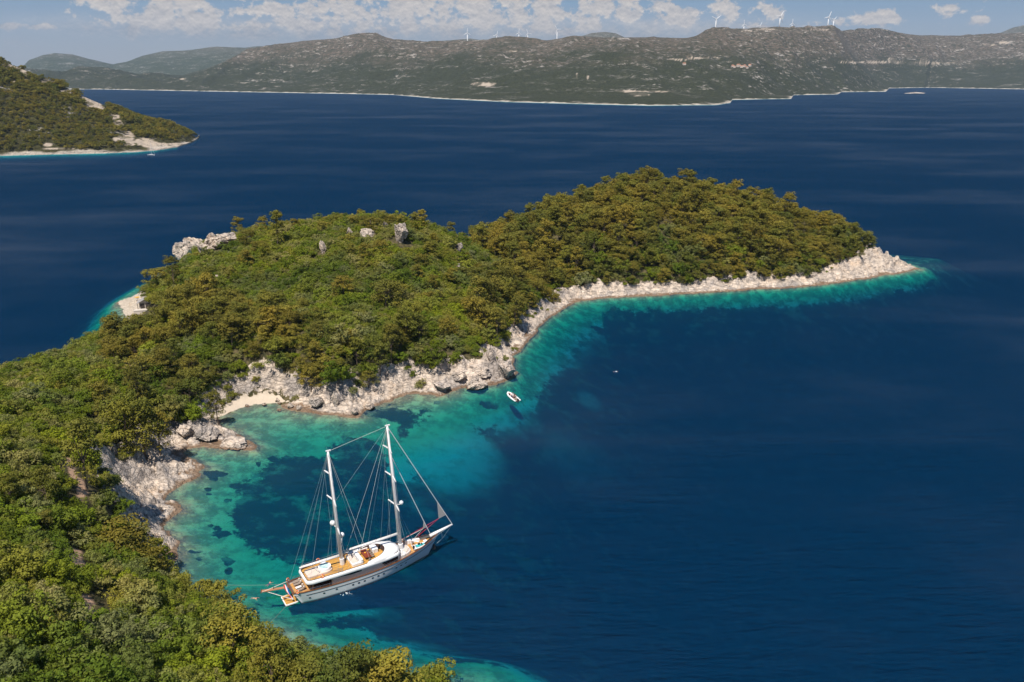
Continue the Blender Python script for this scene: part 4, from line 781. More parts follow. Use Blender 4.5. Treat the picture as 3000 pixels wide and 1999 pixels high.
# wooded headland on the left: slope with bare limestone bands and pine wood
M['headland'] = hill_mat("headland_slope", (0.055, 0.052, 0.02), (0.12, 0.10, 0.06), (0.50, 0.455, 0.415), 900, 1200)
hs = [(-700, 470), (-100, 459), (0, 457), (150, 453), (300, 450), (400, 446), (460, 441), (520, 432), (560, 420), (581, 408), (584, 402)]
hk = [(-700, -120), (-150, 60), (0, 136), (30, 158), (60, 172), (120, 198), (190, 228), (250, 262), (300, 287), (350, 310), (420, 335), (500, 358), (545, 374), (570, 390), (584, 400)]
us_h = np.concatenate([np.arange(-600, 0, 12), np.arange(0, 585, 1.6)]); ts_h = np.concatenate([[-0.25, -0.1, -0.04, 0.0, 0.006], np.linspace(0.015, 1.0, 130), np.linspace(1.03, 1.9, 20)])
prof_h = lambda t, u: 0.94 * t ** 0.92 + 0.06 * t * t
rough_h = lambda X, Y: 26 * (fbm(X, Y, 120, 4, 91, .5, True) - .5) + 5 * (fbm(X, Y, 22, 3, 92) - .5)
ridge_scars = [(15, 152, 34, 14), (60, 186, 34, 12), (105, 214, 34, 10), (140, 240, 22, 9), (200, 268, 24, 5), (245, 292, 18, 7), (272, 306, 22, 9), (290, 318, 16, 6), (335, 342, 16, 7), (350, 360, 14, 8), (375, 402, 20, 12), (350, 405, 14, 9), (420, 412, 22, 10), (440, 425, 22, 8), (470, 428, 26, 7), (395, 420, 26, 6), (40, 240, 6, 3), (75, 236, 7, 4), (140, 425, 12, 5), (170, 436, 40, 3), (520, 424, 30, 4)]
ridge_scars = [(u, v, ru * 1.2, rv * 1.15) for u, v, ru, rv in ridge_scars]
head_o, XX, YY, ZZ = coast_hill('headland_slope', us_h, hs, hk, lambda u, s: np.interp(u, [-600, 0, 584], [1560, 1470, 1452]), ts_h, M['headland'], prof_h, rough_h, 31, ridge_scars, tree=5.0)
sc = np.empty(len(head_o.data.vertices), np.float32); head_o.data.attributes['scar'].data.foreach_get('value', sc); sc = sc.reshape(XX.shape)
r2 = np.random.default_rng(5); pts = []
for i in range(6, len(ts_h) - 8):
    for j in range(0, len(us_h) - 1):
        a = abs((XX[i, j + 1] - XX[i, j]) * (YY[i + 1, j] - YY[i, j])); n = r2.poisson(min(a / 26.0, 3)); 
        if ZZ[i, j] < 3.5 + 3 * r2.random(): continue
        for _ in range(n):
            if r2.random() < sc[max(i - 1, 0):i + 5, j].max() * 1.25: continue
            f = r2.random(); g_ = r2.random(); x = XX[i, j] + (XX[i, j + 1] - XX[i, j]) * f; y = YY[i, j] + (YY[i + 1, j] - YY[i, j]) * g_; z = ZZ[i, j] + (ZZ[i + 1, j] - ZZ[i, j]) * g_
            east = fbm(np.array([x]), np.array([y]), 60, 3, 95)[0]; pts.append((x, y, z - .3, (0.62 if east < .5 else 0.95) * r2.uniform(.7, 1.15), r2.uniform(0, 6.28)))
mass('headland_woods', pts, FARTREE, "olive green woods covering the steep headland", "woods")

# islet off the right shore
iu = at(2680, 274); im = boulder_mesh(44, 5); o = bpy.data.objects.new('rock_islet', im); COL.objects.link(o); o.location = (iu[0], iu[1], 0.5); o.scale = (92, 60, 9); tag(o, "low pale rock islet off the far right shore", "islet")

# ------------------------------------------------------------------ wind turbines on the ridge
M['turbine'] = simple("turbine_white", (0.80, 0.80, 0.80), 0.4, 0.03)
M['white'] = simple("white_paint", (0.80, 0.80, 0.79), 0.3, 0.03); 
def turbine(u, vh, vb, ang, label, yaw=0.3, full=85.0):
    d = full * F / max(vb - vh, 1); d = min(d, 7800); y = d * cp; ta = (u - 1500) / F / ray(u, vh)[1]; y = max(y, float(np.interp(u, us, HY[153])) + 10); x = y * ta; zh = yz(u, vh, y=y); z0 = min(hill_z(x, y), yz(u, vb, y=y) + 3) - 2; h = zh - z0; k = (zh - yz(u, vb, y=y)) / 85.0; k = max(k, 0.8)
    t = empty('wind_turbine', (x, y, z0), yaw, label, 'wind turbine', 'wind turbines along the far ridge')
    MB().tube([(0, 0, 0), (0, 0, h * .5), (0, 0, h)], [4.2 * k, 3.8 * k, 3.0 * k], 12).build('tower', M['turbine'], t, True)
    n = MB().box((0, 1.5 * k, h + 1.6 * k), (4.2 * k, 10 * k, 4.2 * k)).build('nacelle', M['turbine'], t)
    MB().ball((0, -5 * k, h + 1.6 * k), (2.2 * k, 3.0 * k, 2.2 * k)).build('hub', M['turbine'], t, True)
    for b in range(3):
        a = ang + b * 2 * math.pi / 3; dx, dz = math.sin(a), math.cos(a); L = 45 * k
        P0 = (0, -5.2 * k, h + 1.6 * k); pts = [(P0[0] + dx * L * s, P0[1], P0[2] + dz * L * s) for s in (0, .12, .35, .7, 1)]
        MB().tube(pts, [1.9 * k, 3.0 * k, 2.7 * k, 2.0 * k, .8 * k], 8).build('blade', M['turbine'], t, True)
T = [(1369, 97, 123, 0.0, "leftmost wind turbine standing apart with an upright blade"), (1455, 103, 114, .3, "small wind turbine half hidden behind the ridge left of the twin pair"), (1520, 97, 111, .05, "wind turbine on the rounded knoll, left one of the twin pair"), (1546, 98, 115, -.35, "wind turbine on the rounded knoll, right one of the twin pair"), (1632, 87, 114, -.6, "tall thin wind turbine beside the pale track cut"), (2098, 57, 92, -1.15, "wind turbine on the pale shoulder at the left end of the bare ridge"), (2180, 72, 89, -.15, "wind turbine with one blade up, second on the bare ridge"), (2226, 77, 83, .5, "smallest wind turbine of the bare ridge, only its rotor showing"), (2286, 49, 85, .55, "tall wind turbine on the bare ridge with a blade pointing up right"), (2321, 69, 88, 0, "wind turbine with one blade straight up and two spread"), (2428, 51, 86, .35, "tallest wind turbine of the bare ridge, front one of two overlapping"), (2443, 58, 77, .85, "rear wind turbine of the two overlapping on the bare ridge")]
for a in T: turbine(a[0], a[1], a[2], a[3], a[4])

# ------------------------------------------------------------------ village houses on the mainland slope
M['terracotta'] = simple("terracotta", (0.42, 0.20, 0.12), 0.85, 0.2); M['plaster'] = simple("plaster", (0.60, 0.52, 0.44), 0.9, 0.1)
def ray_hill(u, v):
    pp = px(np.stack([HX.ravel(), HY.ravel(), HZ.ravel()], -1)); k = np.argmin((pp[:, 0] - u) ** 2 + (pp[:, 1] - v) ** 2 * 4); return HX.ravel()[k], HY.ravel()[k], HZ.ravel()[k]
hl = ["leftmost house of the hill village with terracotta roof", "second house from the left of the hill village", "tallest house in the middle of the hill village", "fourth house from the left of the hill village", "fifth house from the left of the hill village", "sixth house from the left of the hill village", "rightmost house of the hill village with terracotta roof", "lone terracotta roofed house left of the hill village"]
for k, (u, v) in enumerate([(2143, 196), (2152, 199), (2162, 195), (2171, 199), (2180, 196), (2188, 200), (2196, 196), (2005, 190)]):
    x, y, z = ray_hill(u, v); h = empty('village_house', (x, y, z - 1), 0.3 + k * .9, hl[k], 'house', 'houses of the hill village'); w = 13 + k % 3 * 3; d = 11; hh = 8 + (k == 2) * 4
    MB().box((0, 0, hh / 2), (w, d, hh)).build('wall', M['plaster'], h)
    MB().add([(-w / 2 - .6, -d / 2 - .6, hh), (w / 2 + .6, -d / 2 - .6, hh), (w / 2 + .6, d / 2 + .6, hh), (-w / 2 - .6, d / 2 + .6, hh), (-w / 2, 0, hh + 4), (w / 2, 0, hh + 4)], [(0, 1, 5, 4), (2, 3, 4, 5), (1, 2, 5), (3, 0, 4), (3, 2, 1, 0)]).build('roof', M['terracotta'], h)

# ------------------------------------------------------------------ stone hut, terrace and landing stage on the small beach
M['slate'] = simple("grey_roof_sheet", (0.30, 0.28, 0.27), 0.8, 0.25, 6); M['dark_wood'] = simple("dark_timber", (0.045, 0.035, 0.03), 0.7, 0.3); M['stone'] = simple("pale_masonry", (0.55, 0.49, 0.43), 0.9, 0.2, 2.5, bump=.3); M['concrete'] = simple("pale_concrete", (0.66, 0.60, 0.54), 0.9, 0.12, 1.5)
hx, hy, hz = ground_hit(424, 902); hz = max(hz, 1.6)
h = empty('stone_hut', (hx, hy + 1.5, hz), 0.32, "small grey gabled hut on the rocky landing at the far left shore", "hut")
MB().box((0, 0, 1.35), (5.2, 5.0, 2.7)).add([(-2.6, -2.49, 2.7), (2.6, -2.49, 2.7), (0, -2.49, 4.2)], [(0, 1, 2)]).build('wall', M['stone'], h)
rf = MB(); 
for s in (-1, 1): rf.add([(0, -3.5, 4.32), (s * 3.6, -3.5, 2.45), (s * 3.6, 3.0, 2.45), (0, 3.0, 4.32), (0, -3.5, 4.48), (s * 3.6, -3.5, 2.61), (s * 3.6, 3.0, 2.61), (0, 3.0, 4.48)], [(0, 1, 2, 3), (4, 7, 6, 5), (0, 4, 5, 1), (1, 5, 6, 2), (2, 6, 7, 3)])
rf.build('roof', M['slate'], h)
sh_ = MB().box((-1.2, -2.56, 1.25), (1.9, .1, 2.2)).box((1.1, -2.56, 1.25), (1.9, .1, 2.2)).build('door', M['dark_wood'], h)
for sx in (-3.2, 3.2): MB().box((sx, -3.2, 1.2), (.2, .2, 2.6)).build('post', M['dark_wood'], h)
tx = empty('stone_terrace', (hx + .4, hy - 3.6, hz - .5), 0.32, "pale masonry terrace wall in front of the grey hut", "terrace")
MB().box((0, 0, -.6), (7.2, 3.6, 2.2)).build('wall', M['stone'], tx); MB().box((0, -1.75, .65), (7.2, .3, .4)).build('parapet', M['concrete'], tx)
pa, pb = at(378, 926, .5), at(412, 914, .5); L = math.hypot(*(pb - pa)[:2]); q = empty('stone_pier', ((pa[0] + pb[0]) / 2, (pa[1] + pb[1]) / 2, 0), math.atan2(pb[1] - pa[1], pb[0] - pa[0]), "pale concrete landing stage reaching into the shallows by the hut", "pier")
MB().box((0, 0, -.35), (L, 1.7, 1.5)).build('slab', M['concrete'], q); MB().tube([(-L / 2 + .4, -.5, .4), (-L / 2 + .4, -.5, .95)], .13, 8).build('bollard', M['dark_wood'], q)
M['yellow'] = simple("yellow_plastic", (0.75, 0.42, 0.03), 0.5, 0.1)
kx, ky, kz = ground_hit(404, 874); kb = MB()
kb.loft([[(t * 1.7, math.cos(a) * .42 * (1 - abs(t) ** 2.2), .32 + .28 * math.sin(a) * (1 - abs(t) ** 3) + .12 * t * t) for a in np.linspace(0, 2 * math.pi, 11)[:-1]] for t in np.linspace(-1, 1, 13)], True)
o = kb.build('kayak', M['yellow'], None, True, (kx, ky, max(kz, .3) + .1)); o.rotation_euler = (0, 0, .5); tag(o, "yellow kayak pulled up on the pale rocks beside the hut", "kayak")
# ------------------------------------------------------------------ the two masted motor yacht; x runs from stern to bow, y to port, z up from the water
M['hull'] = simple("white_hull_paint", (0.78, 0.78, 0.79), 0.22, 0.03, 0.6); M['cream'] = simple("cream_gelcoat", (0.74, 0.70, 0.66), 0.3, 0.03)
M['cap'] = simple("varnished_teak", (0.16, 0.062, 0.028), 0.3, 0.25, 4); M['glass'] = simple("dark_glass", (0.012, 0.012, 0.018), 0.05, 0.1); M['beige'] = simple("beige_cushion", (0.62, 0.52, 0.45), 0.85, 0.06)
M['steel'] = simple("steel", (0.55, 0.55, 0.56), 0.3, 0.05, metal=0.9); M['mast'] = simple("mast_white", (0.74, 0.72, 0.72), 0.3, 0.04); M['canvas'] = simple("grey_canvas", (0.34, 0.33, 0.33), 0.9, 0.12); M['wire'] = simple("rigging_wire", (0.30, 0.36, 0.36), 0.4, 0.05)
M['rope'] = simple("white_rope", (0.62, 0.59, 0.53), 0.9, 0.1); M['red_rope'] = simple("red_rope", (0.50, 0.03, 0.06), 0.8, 0.1); M['black'] = simple("black_rubber", (0.015, 0.015, 0.017), 0.6, 0.2); M['dark_trim'] = simple("dark_coaming", (0.06, 0.035, 0.03), 0.4, 0.2)  # dark brown trim has its own colour: coamings, strake, hatch and step
M['mahogany'] = simple("polished_mahogany", (0.22, 0.045, 0.015), 0.2, 0.3, 3); M['orange'] = simple("life_ring_orange", (0.72, 0.14, 0.035), 0.6, 0.1); M['turq'] = simple("turquoise_cover", (0.02, 0.42, 0.44), 0.7, 0.15); M['foam'] = simple("sea_foam", (0.8, 0.85, 0.86), 0.9, 0.05); M['taupe'] = simple("taupe_cushion", (0.27, 0.21, 0.17), 0.9, 0.1)
M['tubwater'] = simple("pool_water", (0.50, 0.72, 0.72), 0.05, 0.1)
def teak_mat(name, col):
    m, N, b, _ = new_mat(name); tc = N.node('ShaderNodeTexCoord'); x, y, z = N.xyz(tc.outputs['Object'])
    fr = N.math('FRACT', N.math('MULTIPLY', y, 1 / 0.30)); seam = N.ramp(N.math('ABSOLUTE', N.math('SUBTRACT', fr, 0.5)), 0.36, 0.5, 0, 1)
    pl = N.noise(N.comb(N.math('MULTIPLY', x, 0.25), N.math('MULTIPLY', N.math('FLOOR', N.math('MULTIPLY', y, 1 / 0.30)), 3.7), 0.0), 1.0, 3.0)
    c = N.mixc(N.ramp(pl, 0.3, 0.7), tuple(.75 * v for v in col), tuple(1.2 * v for v in col)); c = N.mixc(N.math('MULTIPLY', seam, 0.55), c, (0.06, 0.03, 0.012))
    N.put(b.inputs['Base Color'], c); b.inputs['Roughness'].default_value = 0.6; return m
M['teak'] = teak_mat("teak_planks", (0.54, 0.285, 0.06)); M['teak2'] = teak_mat("worn_teak_planks", (0.55, 0.29, 0.09))
YO = Vector((-48.48, 149.55, 0)); YA = R(32.0)
Y = empty('sailing_yacht', YO, YA, "long white two masted motor yacht with teak decks anchored in the bay", "yacht")
def yw(x, y, z=0.0): return (YO.x + x * math.cos(YA) - y * math.sin(YA), YO.y + x * math.sin(YA) + y * math.cos(YA), z)
def smooth_interp(xs, ys):
    xs = np.array(xs); ys = np.array(ys); mt = np.gradient(ys, xs)
    def f(x):
        i = int(np.clip(np.searchsorted(xs, x) - 1, 0, len(xs) - 2)); h_ = xs[i + 1] - xs[i]; t = (x - xs[i]) / h_
        return float((2 * t ** 3 - 3 * t ** 2 + 1) * ys[i] + (t ** 3 - 2 * t * t + t) * h_ * mt[i] + (-2 * t ** 3 + 3 * t * t) * ys[i + 1] + (t ** 3 - t * t) * h_ * mt[i + 1])
    return f
bs = smooth_interp([0, .03, .1, .25, .45, .6, .75, .88, .96, 1], [2.35, 2.8, 3.15, 3.55, 3.7, 3.58, 3.05, 2.0, .85, .16]); bw = smooth_interp([0, .1, .25, .45, .6, .75, .88, 1], [2.1, 2.75, 3.15, 3.3, 3.0, 2.1, 1.0, .04])
def zs(t): return 2.95 + (.35 * (1 - t / .4) ** 2 if t < .4 else 2.35 * ((t - .4) / .6) ** 2)
LS = 36.2
def hx_(t, k): return (1.7 + t * 31.5) + k * ((t * LS) - (1.7 + t * 31.5)) if k >= 0 else 1.7 + t * 31.5 + (-k) * (1.2 - 3.5 * t)
def hull_pt(t, k, side, off=0.0):
    if k >= 0: b = bw(t) + (bs(t) - bw(t)) * k ** 0.85; z = zs(t) * k
    else: b = bw(t) * (1 + k) ** .5; z = k * 1.1
    return (hx_(t, k), side * (max(b, .02) + off), z)
TS = list(np.linspace(0, .1, 6)) + list(np.linspace(.13, 1, 32)); KS = [-1, -.5, 0, .2, .4, .6, .72, .86, 1]
def deck_z(t): return zs(t) - 0.62
hb = MB(); rows = [[hull_pt(t, k, 1) for k in KS[::-1]] + [hull_pt(t, k, -1) for k in KS] for t in TS]; hb.loft(rows); n = len(rows[0]); hb.f.append(tuple(range(n)))
hull = hb.build('hull', M['hull'], Y)
# smooth shading along the sides only
for p in hull.data.polygons: p.use_smooth = len(p.vertices) == 4
bul = MB()
for s in (1, -1): bul.loft([[(hx_(t, 1), s * max(bs(t) - .14, .01), zs(t)), (hx_(t, 1), s * max(bs(t) - .16, .01), deck_z(t) - .05)] for t in TS])
bul.build('bulwark', M['cream'], Y, True)
dk = MB(); dk.loft([[(hx_(t, .9) + (.12 if t == 0 else 0), s * max(bs(t) - .15, .01), deck_z(t)) for s in np.linspace(1, -1, 7)] for t in TS]); dk.build('deck', M['teak2'], Y)
cap = MB()
for s in (1, -1): cap.loft([[(hx_(t, 1), s * (bs(t) + .05), zs(t) - .02), (hx_(t, 1), s * (bs(t) + .05), zs(t) + .1), (hx_(t, 1), s * max(bs(t) - .22, 0), zs(t) + .1), (hx_(t, 1), s * max(bs(t) - .22, 0), zs(t) - .02)] for t in TS], True)
cap.box((-.02, 0, zs(0) + .04), (.34, 2 * bs(0), .12)); cap.build('cap_rail', M['cap'], Y)
st = MB()
for s in (1, -1): st.loft([[hull_pt(t, .70, s, .015), hull_pt(t, .70, s, .05), hull_pt(t, .735, s, .05), hull_pt(t, .735, s, .015)] for t in TS[3:]], True)
st.build('rub_strake', M['dark_trim'], Y)
bt = MB()
for s in (1, -1): bt.loft([[hull_pt(t, .0, s, .012), hull_pt(t, .06, s, .012)] for t in TS])
bt.build('boot_stripe', M['cap'], Y)
for s in (1, -1):
    for xx, kk in [(3.4, .42), (6.7, .52), (9.6, .56), (13.4, .5), (14.8, .5), (16.2, .5), (18.2, .5), (19.6, .5), (21.0, .5), (24.4, .5), (25.7, .5), (27.0, .5)]:
        t = (xx - 1.0) / 34.5; a = hull_pt(t - .007, kk, s, .02); b_ = hull_pt(t + .007, kk, s, .02); c = Vector(a).lerp(Vector(b_), .5); tx_ = (Vector(b_) - Vector(a)).normalized(); up = (Vector(hull_pt(t, kk + .05, s, .02)) - Vector(hull_pt(t, kk, s, .02))).normalized(); nn = tx_.cross(up) * (-1 if s > 0 else 1)
        MB().add([c + tx_ * math.cos(q) * .27 + up * math.sin(q) * .16 + nn * o_ for o_ in (0, .03) for q in np.linspace(0, 2 * math.pi, 13)[:-1]], [tuple(range(12)), tuple(range(12, 24))] + [(i, (i + 1) % 12, 12 + (i + 1) % 12, 12 + i) for i in range(12)]).build('porthole', M['glass'], Y)
# main cabin
def mirror(half): return [(x, -y) for x, y in half] + [(x, y) for x, y in half[::-1]]
zd = 2.35
cab_out = rounded(mirror([(8.6, 2.6), (16, 2.85), (22, 2.8), (25.4, 2.45)]), 0.5)
cab = MB().prism(cab_out, zd - .3, 4.78).build('cabin', M['cream'], Y)
MB().prism(rounded(mirror([(4.4, 2.2), (8.55, 2.45)]), .8), zd - .3, 4.77).build('saloon_glass', M['glass'], Y)
for s in (1, -1):
    MB().add([(9.6 + 0, s * 2.7, 4.05), (13.0, s * 2.845, 3.72), (23.3, s * 2.80, 3.72), (23.3, s * 2.80, 4.74), (8.8, s * 2.64, 4.74), (9.6, s * 2.62, 4.05), (13.0, s * 2.70, 3.72), (23.3, s * 2.6, 3.72), (23.3, s * 2.6, 4.74), (8.8, s * 2.5, 4.74)], [(0, 1, 2, 3, 4), (5, 9, 8, 7, 6), (0, 5, 6, 1), (1, 6, 7, 2), (2, 7, 8, 3), (3, 8, 9, 4), (4, 9, 5, 0)]).build('window_band', M['glass'], Y)
    MB().box((24.1, s * 2.64, 3.75), (.75, .16, 1.9), s * -.1).build('side_door', M['glass'], Y)
    MB().tube([(4.2, s * 2.75, zd), (4.2, s * 2.75, 4.75)], .09, 8).build('post', M['cap'], Y)
# upper deck: white overhanging slab, teak floor, rounded fascia
up_out = rounded(mirror([(2.85, 2.75), (4.2, 3.3), (10, 3.55), (17, 3.62), (22, 3.5), (25.1, 2.95)]), 1.0)
MB().prism(up_out, 4.72, 5.12).build('upper_deck_slab', M['hull'], Y)
def inset(poly, d):
    n = len(poly); o = []
    for i, p in enumerate(poly):
        a, b = poly[i - 1], poly[(i + 1) % n]; tx_, ty_ = b[0] - a[0], b[1] - a[1]; L = math.hypot(tx_, ty_) or 1; o.append((p[0] - ty_ / L * d, p[1] + tx_ / L * d))
    return o
MB().prism(inset(up_out, .45), 5.10, 5.16).build('upper_deck_floor', M['teak'], Y)
fa = MB(); o0, o1, o2, o3 = inset(up_out, .02), inset(up_out, -.10), inset(up_out, .22), inset(up_out, .40)
fa.loft([[(*p, 4.66) for p in o0], [(*p, 5.0) for p in o1], [(*p, 5.34) for p in inset(up_out, .03)], [(*p, 5.5) for p in o2], [(*p, 5.44) for p in o3], [(*p, 5.12) for p in inset(up_out, .42)]], True)
fa.build('fascia', M['hull'], Y, True)
cs = MB(); cs.loft([[(*p, 5.425) for p in inset(up_out, .34)], [(*p, 5.52) for p in inset(up_out, .36)], [(*p, 5.52) for p in inset(up_out, .47)], [(*p, 5.14) for p in inset(up_out, .47)]], True); cs.build('coaming', M['dark_trim'], Y)
# raised white hood over the wheelhouse with an oval opening
ho = MB(); A_ = np.radians(np.linspace(-112, 112, 41)); rows = []
def hood(ax, ay, cx, z, p=2.0): return [(cx + ax * math.copysign(abs(math.cos(a)) ** (2 / p), math.cos(a)), ay * math.copysign(abs(math.sin(a)) ** (2 / p), math.sin(a)), z(a) if callable(z) else z) for a in A_]
rise = lambda a: max(0, math.cos(a * .82)) ** .6
rows = [hood(3.3, 2.75, 18.6, 5.15), hood(3.4, 2.8, 18.6, lambda a: 5.5 + .8 * rise(a)), hood(3.75, 2.95, 18.7, lambda a: 5.54 + .9 * rise(a)), hood(5.2, 3.3, 19.0, lambda a: 5.5 + .78 * rise(a), 2.2), hood(6.3, 3.5, 19.0, lambda a: 5.42 + .35 * rise(a), 2.4), hood(6.75, 3.62, 19.0, 5.2, 2.5), hood(6.7, 3.58, 19.0, 4.95, 2.5)]
ho.loft(rows); ho.build('wheelhouse_hood', M['hull'], Y, True)
MB().loft([hood(3.26, 2.72, 18.6, 5.16), hood(3.33, 2.76, 18.6, lambda a: 5.48 + .8 * rise(a)), hood(3.55, 2.87, 18.63, lambda a: 5.56 + .88 * rise(a))]).build('hood_coaming', M['dark_trim'], Y, True)
# raked windscreen
A_ = np.radians(np.linspace(-80, 80, 29)); MB().loft([hood(6.35, 3.25, 19.0, 4.98, 2.6), hood(7.35, 3.2, 19.0, 3.85, 2.6), hood(7.3, 3.1, 19.0, 3.3, 2.6)]).build('windscreen', M['glass'], Y, True)
MB().loft([hood(7.42, 3.1, 19.0, 3.92, 2.6), hood(7.46, 3.12, 19.0, 3.72, 2.6), hood(7.3, 2.9, 19.0, 2.4, 2.6)]).build('windscreen_sill', M['cream'], Y, True)
for a in (-.62, -.3, 0, .3, .62): MB().tube([(19 + 6.4 * abs(math.cos(a)) ** .77, 3.25 * math.copysign(abs(math.sin(a)) ** .77, a), 5.0), (19 + 7.38 * abs(math.cos(a)) ** .77, 3.22 * math.copysign(abs(math.sin(a)) ** .77, a), 3.87)], .05, 6).build('windscreen_pillar', M['hull'], Y)
# fore coachroof with sunpad
MB().prism(rounded(mirror([(24.6, 2.5), (27.0, 2.2), (28.5, 1.4)]), .9), 2.5, 4.05, .12).build('coachroof', M['cream'], Y)
MB().prism(rounded(mirror([(26.7, 1.95), (28.2, 1.25)]), .6), 4.05, 4.2, .05).build('fore_sunpad', M['beige'], Y)
MB().tube([(26.55, 0, 4.0), (26.55, 0, 4.35)], .75, 16).build('mast_step', M['hull'], Y)
# upper deck furniture that is built in
MB().prism(rounded([(3.7, -1.55), (8.2, -1.7), (9.4, -1.2), (9.4, 1.2), (8.2, 1.7), (3.7, 1.55)], .5), 5.15, 5.62, .06).build('aft_sunpad', M['beige'], Y)
tb = MB(); C_ = lambda r, z: [(8.0 + r * math.cos(a), r * math.sin(a), z) for a in np.linspace(0, 2 * math.pi, 29)[:-1]]
tb.loft([C_(1.42, 5.6), C_(1.42, 6.15), C_(1.36, 6.22), C_(1.12, 6.22), C_(1.08, 5.9)], True); tub = tb.build('hot_tub', M['hull'], Y, True)
wv = MB(); wv.add(C_(1.1, 6.08), [tuple(range(28))]); wv.build('tub_water', M['tubwater'], tub)
MB().box((8.3, 1.75, 5.6), (.9, .6, 1.0)).build('tub_locker', M['hull'], Y)
so = MB(); so.prism(rounded([(13.6, -2.4), (16.3, -2.4), (16.3, 2.0), (13.6, 2.0)], .4), 5.15, 5.75, .05); so.build('lounge_base', M['hull'], Y)
MB().prism(rounded([(13.75, -1.9), (15.4, -1.9), (15.4, 1.8), (13.75, 1.8)], .3), 5.752, 5.85, .03).build('lounge_pad', M['beige'], Y)
so = MB(); so.prism(rounded([(15.45, -2.3), (16.3, -2.3), (16.3, 1.95), (15.45, 1.95)], .3), 5.755, 6.2, .06); so.build('lounge_backrest', M['hull'], Y)
MB().prism(rounded([(19.5, .2), (20.9, .2), (20.9, 2.5), (19.5, 2.5)], .2), 5.15, 6.15, .05).build('bar_counter', M['hull'], Y)
MB().prism(rounded([(14.4, 2.35), (19.2, 2.45), (19.2, 2.95), (14.4, 2.95)], .15), 5.15, 5.65, .04).build('side_locker', M['cream'], Y)
MB().prism(rounded([(21.3, -2.0), (22.0, -1.7), (22.0, -1.0), (21.3, -1.1)], .15), 5.15, 5.8, .04).build('helm_seat', M['hull'], Y)
# rails
def railing(name, pts, h, wires, parent, step=1.6, rad=.035):
    m = MB(); pts = [Vector(p) for p in pts]
    for w in wires: m.tube([p + Vector((0, 0, h * w)) for p in pts], rad if w == 1 else rad * .6, 5)
    acc = step
    for a, b in zip(pts, pts[1:]):
        acc += (b - a).length
        if acc >= step: m.tube([a, a + Vector((0, 0, h))], rad, 5); acc = 0
    return m.build(name, M['steel'], parent)
io = inset(up_out, .3); railing('upper_railing', [(*p, 5.44) for p in io if p[0] < 14.2 and p[1] < 2.9], .75, (1, .5), Y, 1.5)
railing('upper_railing', [(*p, 5.44) for p in io if p[0] < 19.5 and p[1] > 2.9][::-1], .75, (1, .5), Y, 1.5)
for s in (1, -1): railing('deck_railing', [(hx_(t, 1), s * (bs(t) - .08), zs(t) + .1) for t in TS[2:31]], .55, (1, .5), Y, 1.8, .028)
railing('stern_railing', [(0.05, y, zs(0) + .1) for y in np.linspace(-2.2, 2.2, 7)], .6, (1, .5), Y, .7, .03)
# swim platform and passerelle
pf = MB().prism(rounded([(-1.75, -1.75), (1.1, -1.75), (1.1, 1.95), (-1.75, 1.95)], .3), .35, .62, .04).build('swim_platform', M['hull'], Y)
MB().prism(rounded([(-1.55, -1.55), (.95, -1.55), (.95, 1.75), (-1.55, 1.75)], .2), .62, .65).build('platform_planking', M['teak'], pf)
MB().box((-.35, .75, .68), (2.0, .55, .05)).build('hatch', M['dark_trim'], pf)
MB().box((.85, -1.2, .72), (.35, .6, .16)).build('step', M['dark_trim'], pf)
pr = MB(); a = Vector((-.1, 1.0, 3.1)); b = Vector((-5.5, 2.9, 2.85)); d = (b - a).normalized(); s_ = Vector((-d.y, d.x, 0)) * .36; u_ = Vector((0, 0, .07))
pr.add([a - s_ - u_, b - s_ - u_, b + s_ - u_, a + s_ - u_, a - s_ + u_, b - s_ + u_, b + s_ + u_, a + s_ + u_], [(0, 3, 2, 1), (4, 5, 6, 7), (0, 1, 5, 4), (1, 2, 6, 5), (2, 3, 7, 6), (3, 0, 4, 7)]); pp_ = pr.build('passerelle', simple("worn_plank", (0.36, 0.17, 0.09), 0.7, 0.25, 2.5), Y)
e_ = d.cross(Vector((0, 0, 1))).normalized(); MB().tube([b - e_ * .6 + u_ * .5, b + e_ * .6 + u_ * .5], .13, 8).build('roller', M['cap'], pp_)
MB().tube([b + e_ * .4, (0, -1.9, 1.6)], .07, 6).build('support_rope', M['rope'], pp_); MB().tube([b - e_ * .4, (.0, 2.5, 3.5)], .06, 6).build('support_rope', M['rope'], pp_)
m = b.lerp(a, .45); MB().tube([m, m + Vector((0, 0, .55))], .05, 6).ball(m + Vector((0, 0, .6)), .09).build('light_post', M['black'], pp_)
# bowsprit with its stays
bp0, bp1 = Vector((34.0, 0, zs(.97) + .05)), Vector((40.1, 0, 6.35))
MB().tube([bp0, bp0.lerp(bp1, .5), bp1], [.42, .34, .22], 12).build('bowsprit', M['mast'], Y, True)
dlp = Vector((37.3, 0, 3.4)); MB().tube([bp0.lerp(bp1, .5), dlp], .06, 6).build('dolphin_striker', M['steel'], Y); MB().tube([bp1, dlp, (34.2, 0, 1.6)], .05, 5).build('bobstay', M['wire'], Y)
for s in (1, -1): MB().tube([bp1, (33.2, s * 1.35, zs(.92))], .035, 5).build('bowsprit_guy', M['wire'], Y)
MB().box((34.9, -.28, 2.2), (.5, .2, 1.1)).box((34.75, -.36, 1.6), (.9, .16, .3)).build('anchor', M['black'], Y)
for s in (1, -1): MB().loft([[(x, s * (bs(x / LS) - .25 - w * .75), zs(x / LS) + .22 - .3 * w * w) for w in (0, .35, .7, 1)] for x in np.linspace(31.8, 35.2, 8)]).build('bow_netting', M['black'], Y, True)
MB().prism(rounded([(32.2, -.6), (33.1, -.6), (33.1, .2), (32.2, .2)], .2), 3.6, 4.5, .06).build('deck_box', M['hull'], Y)
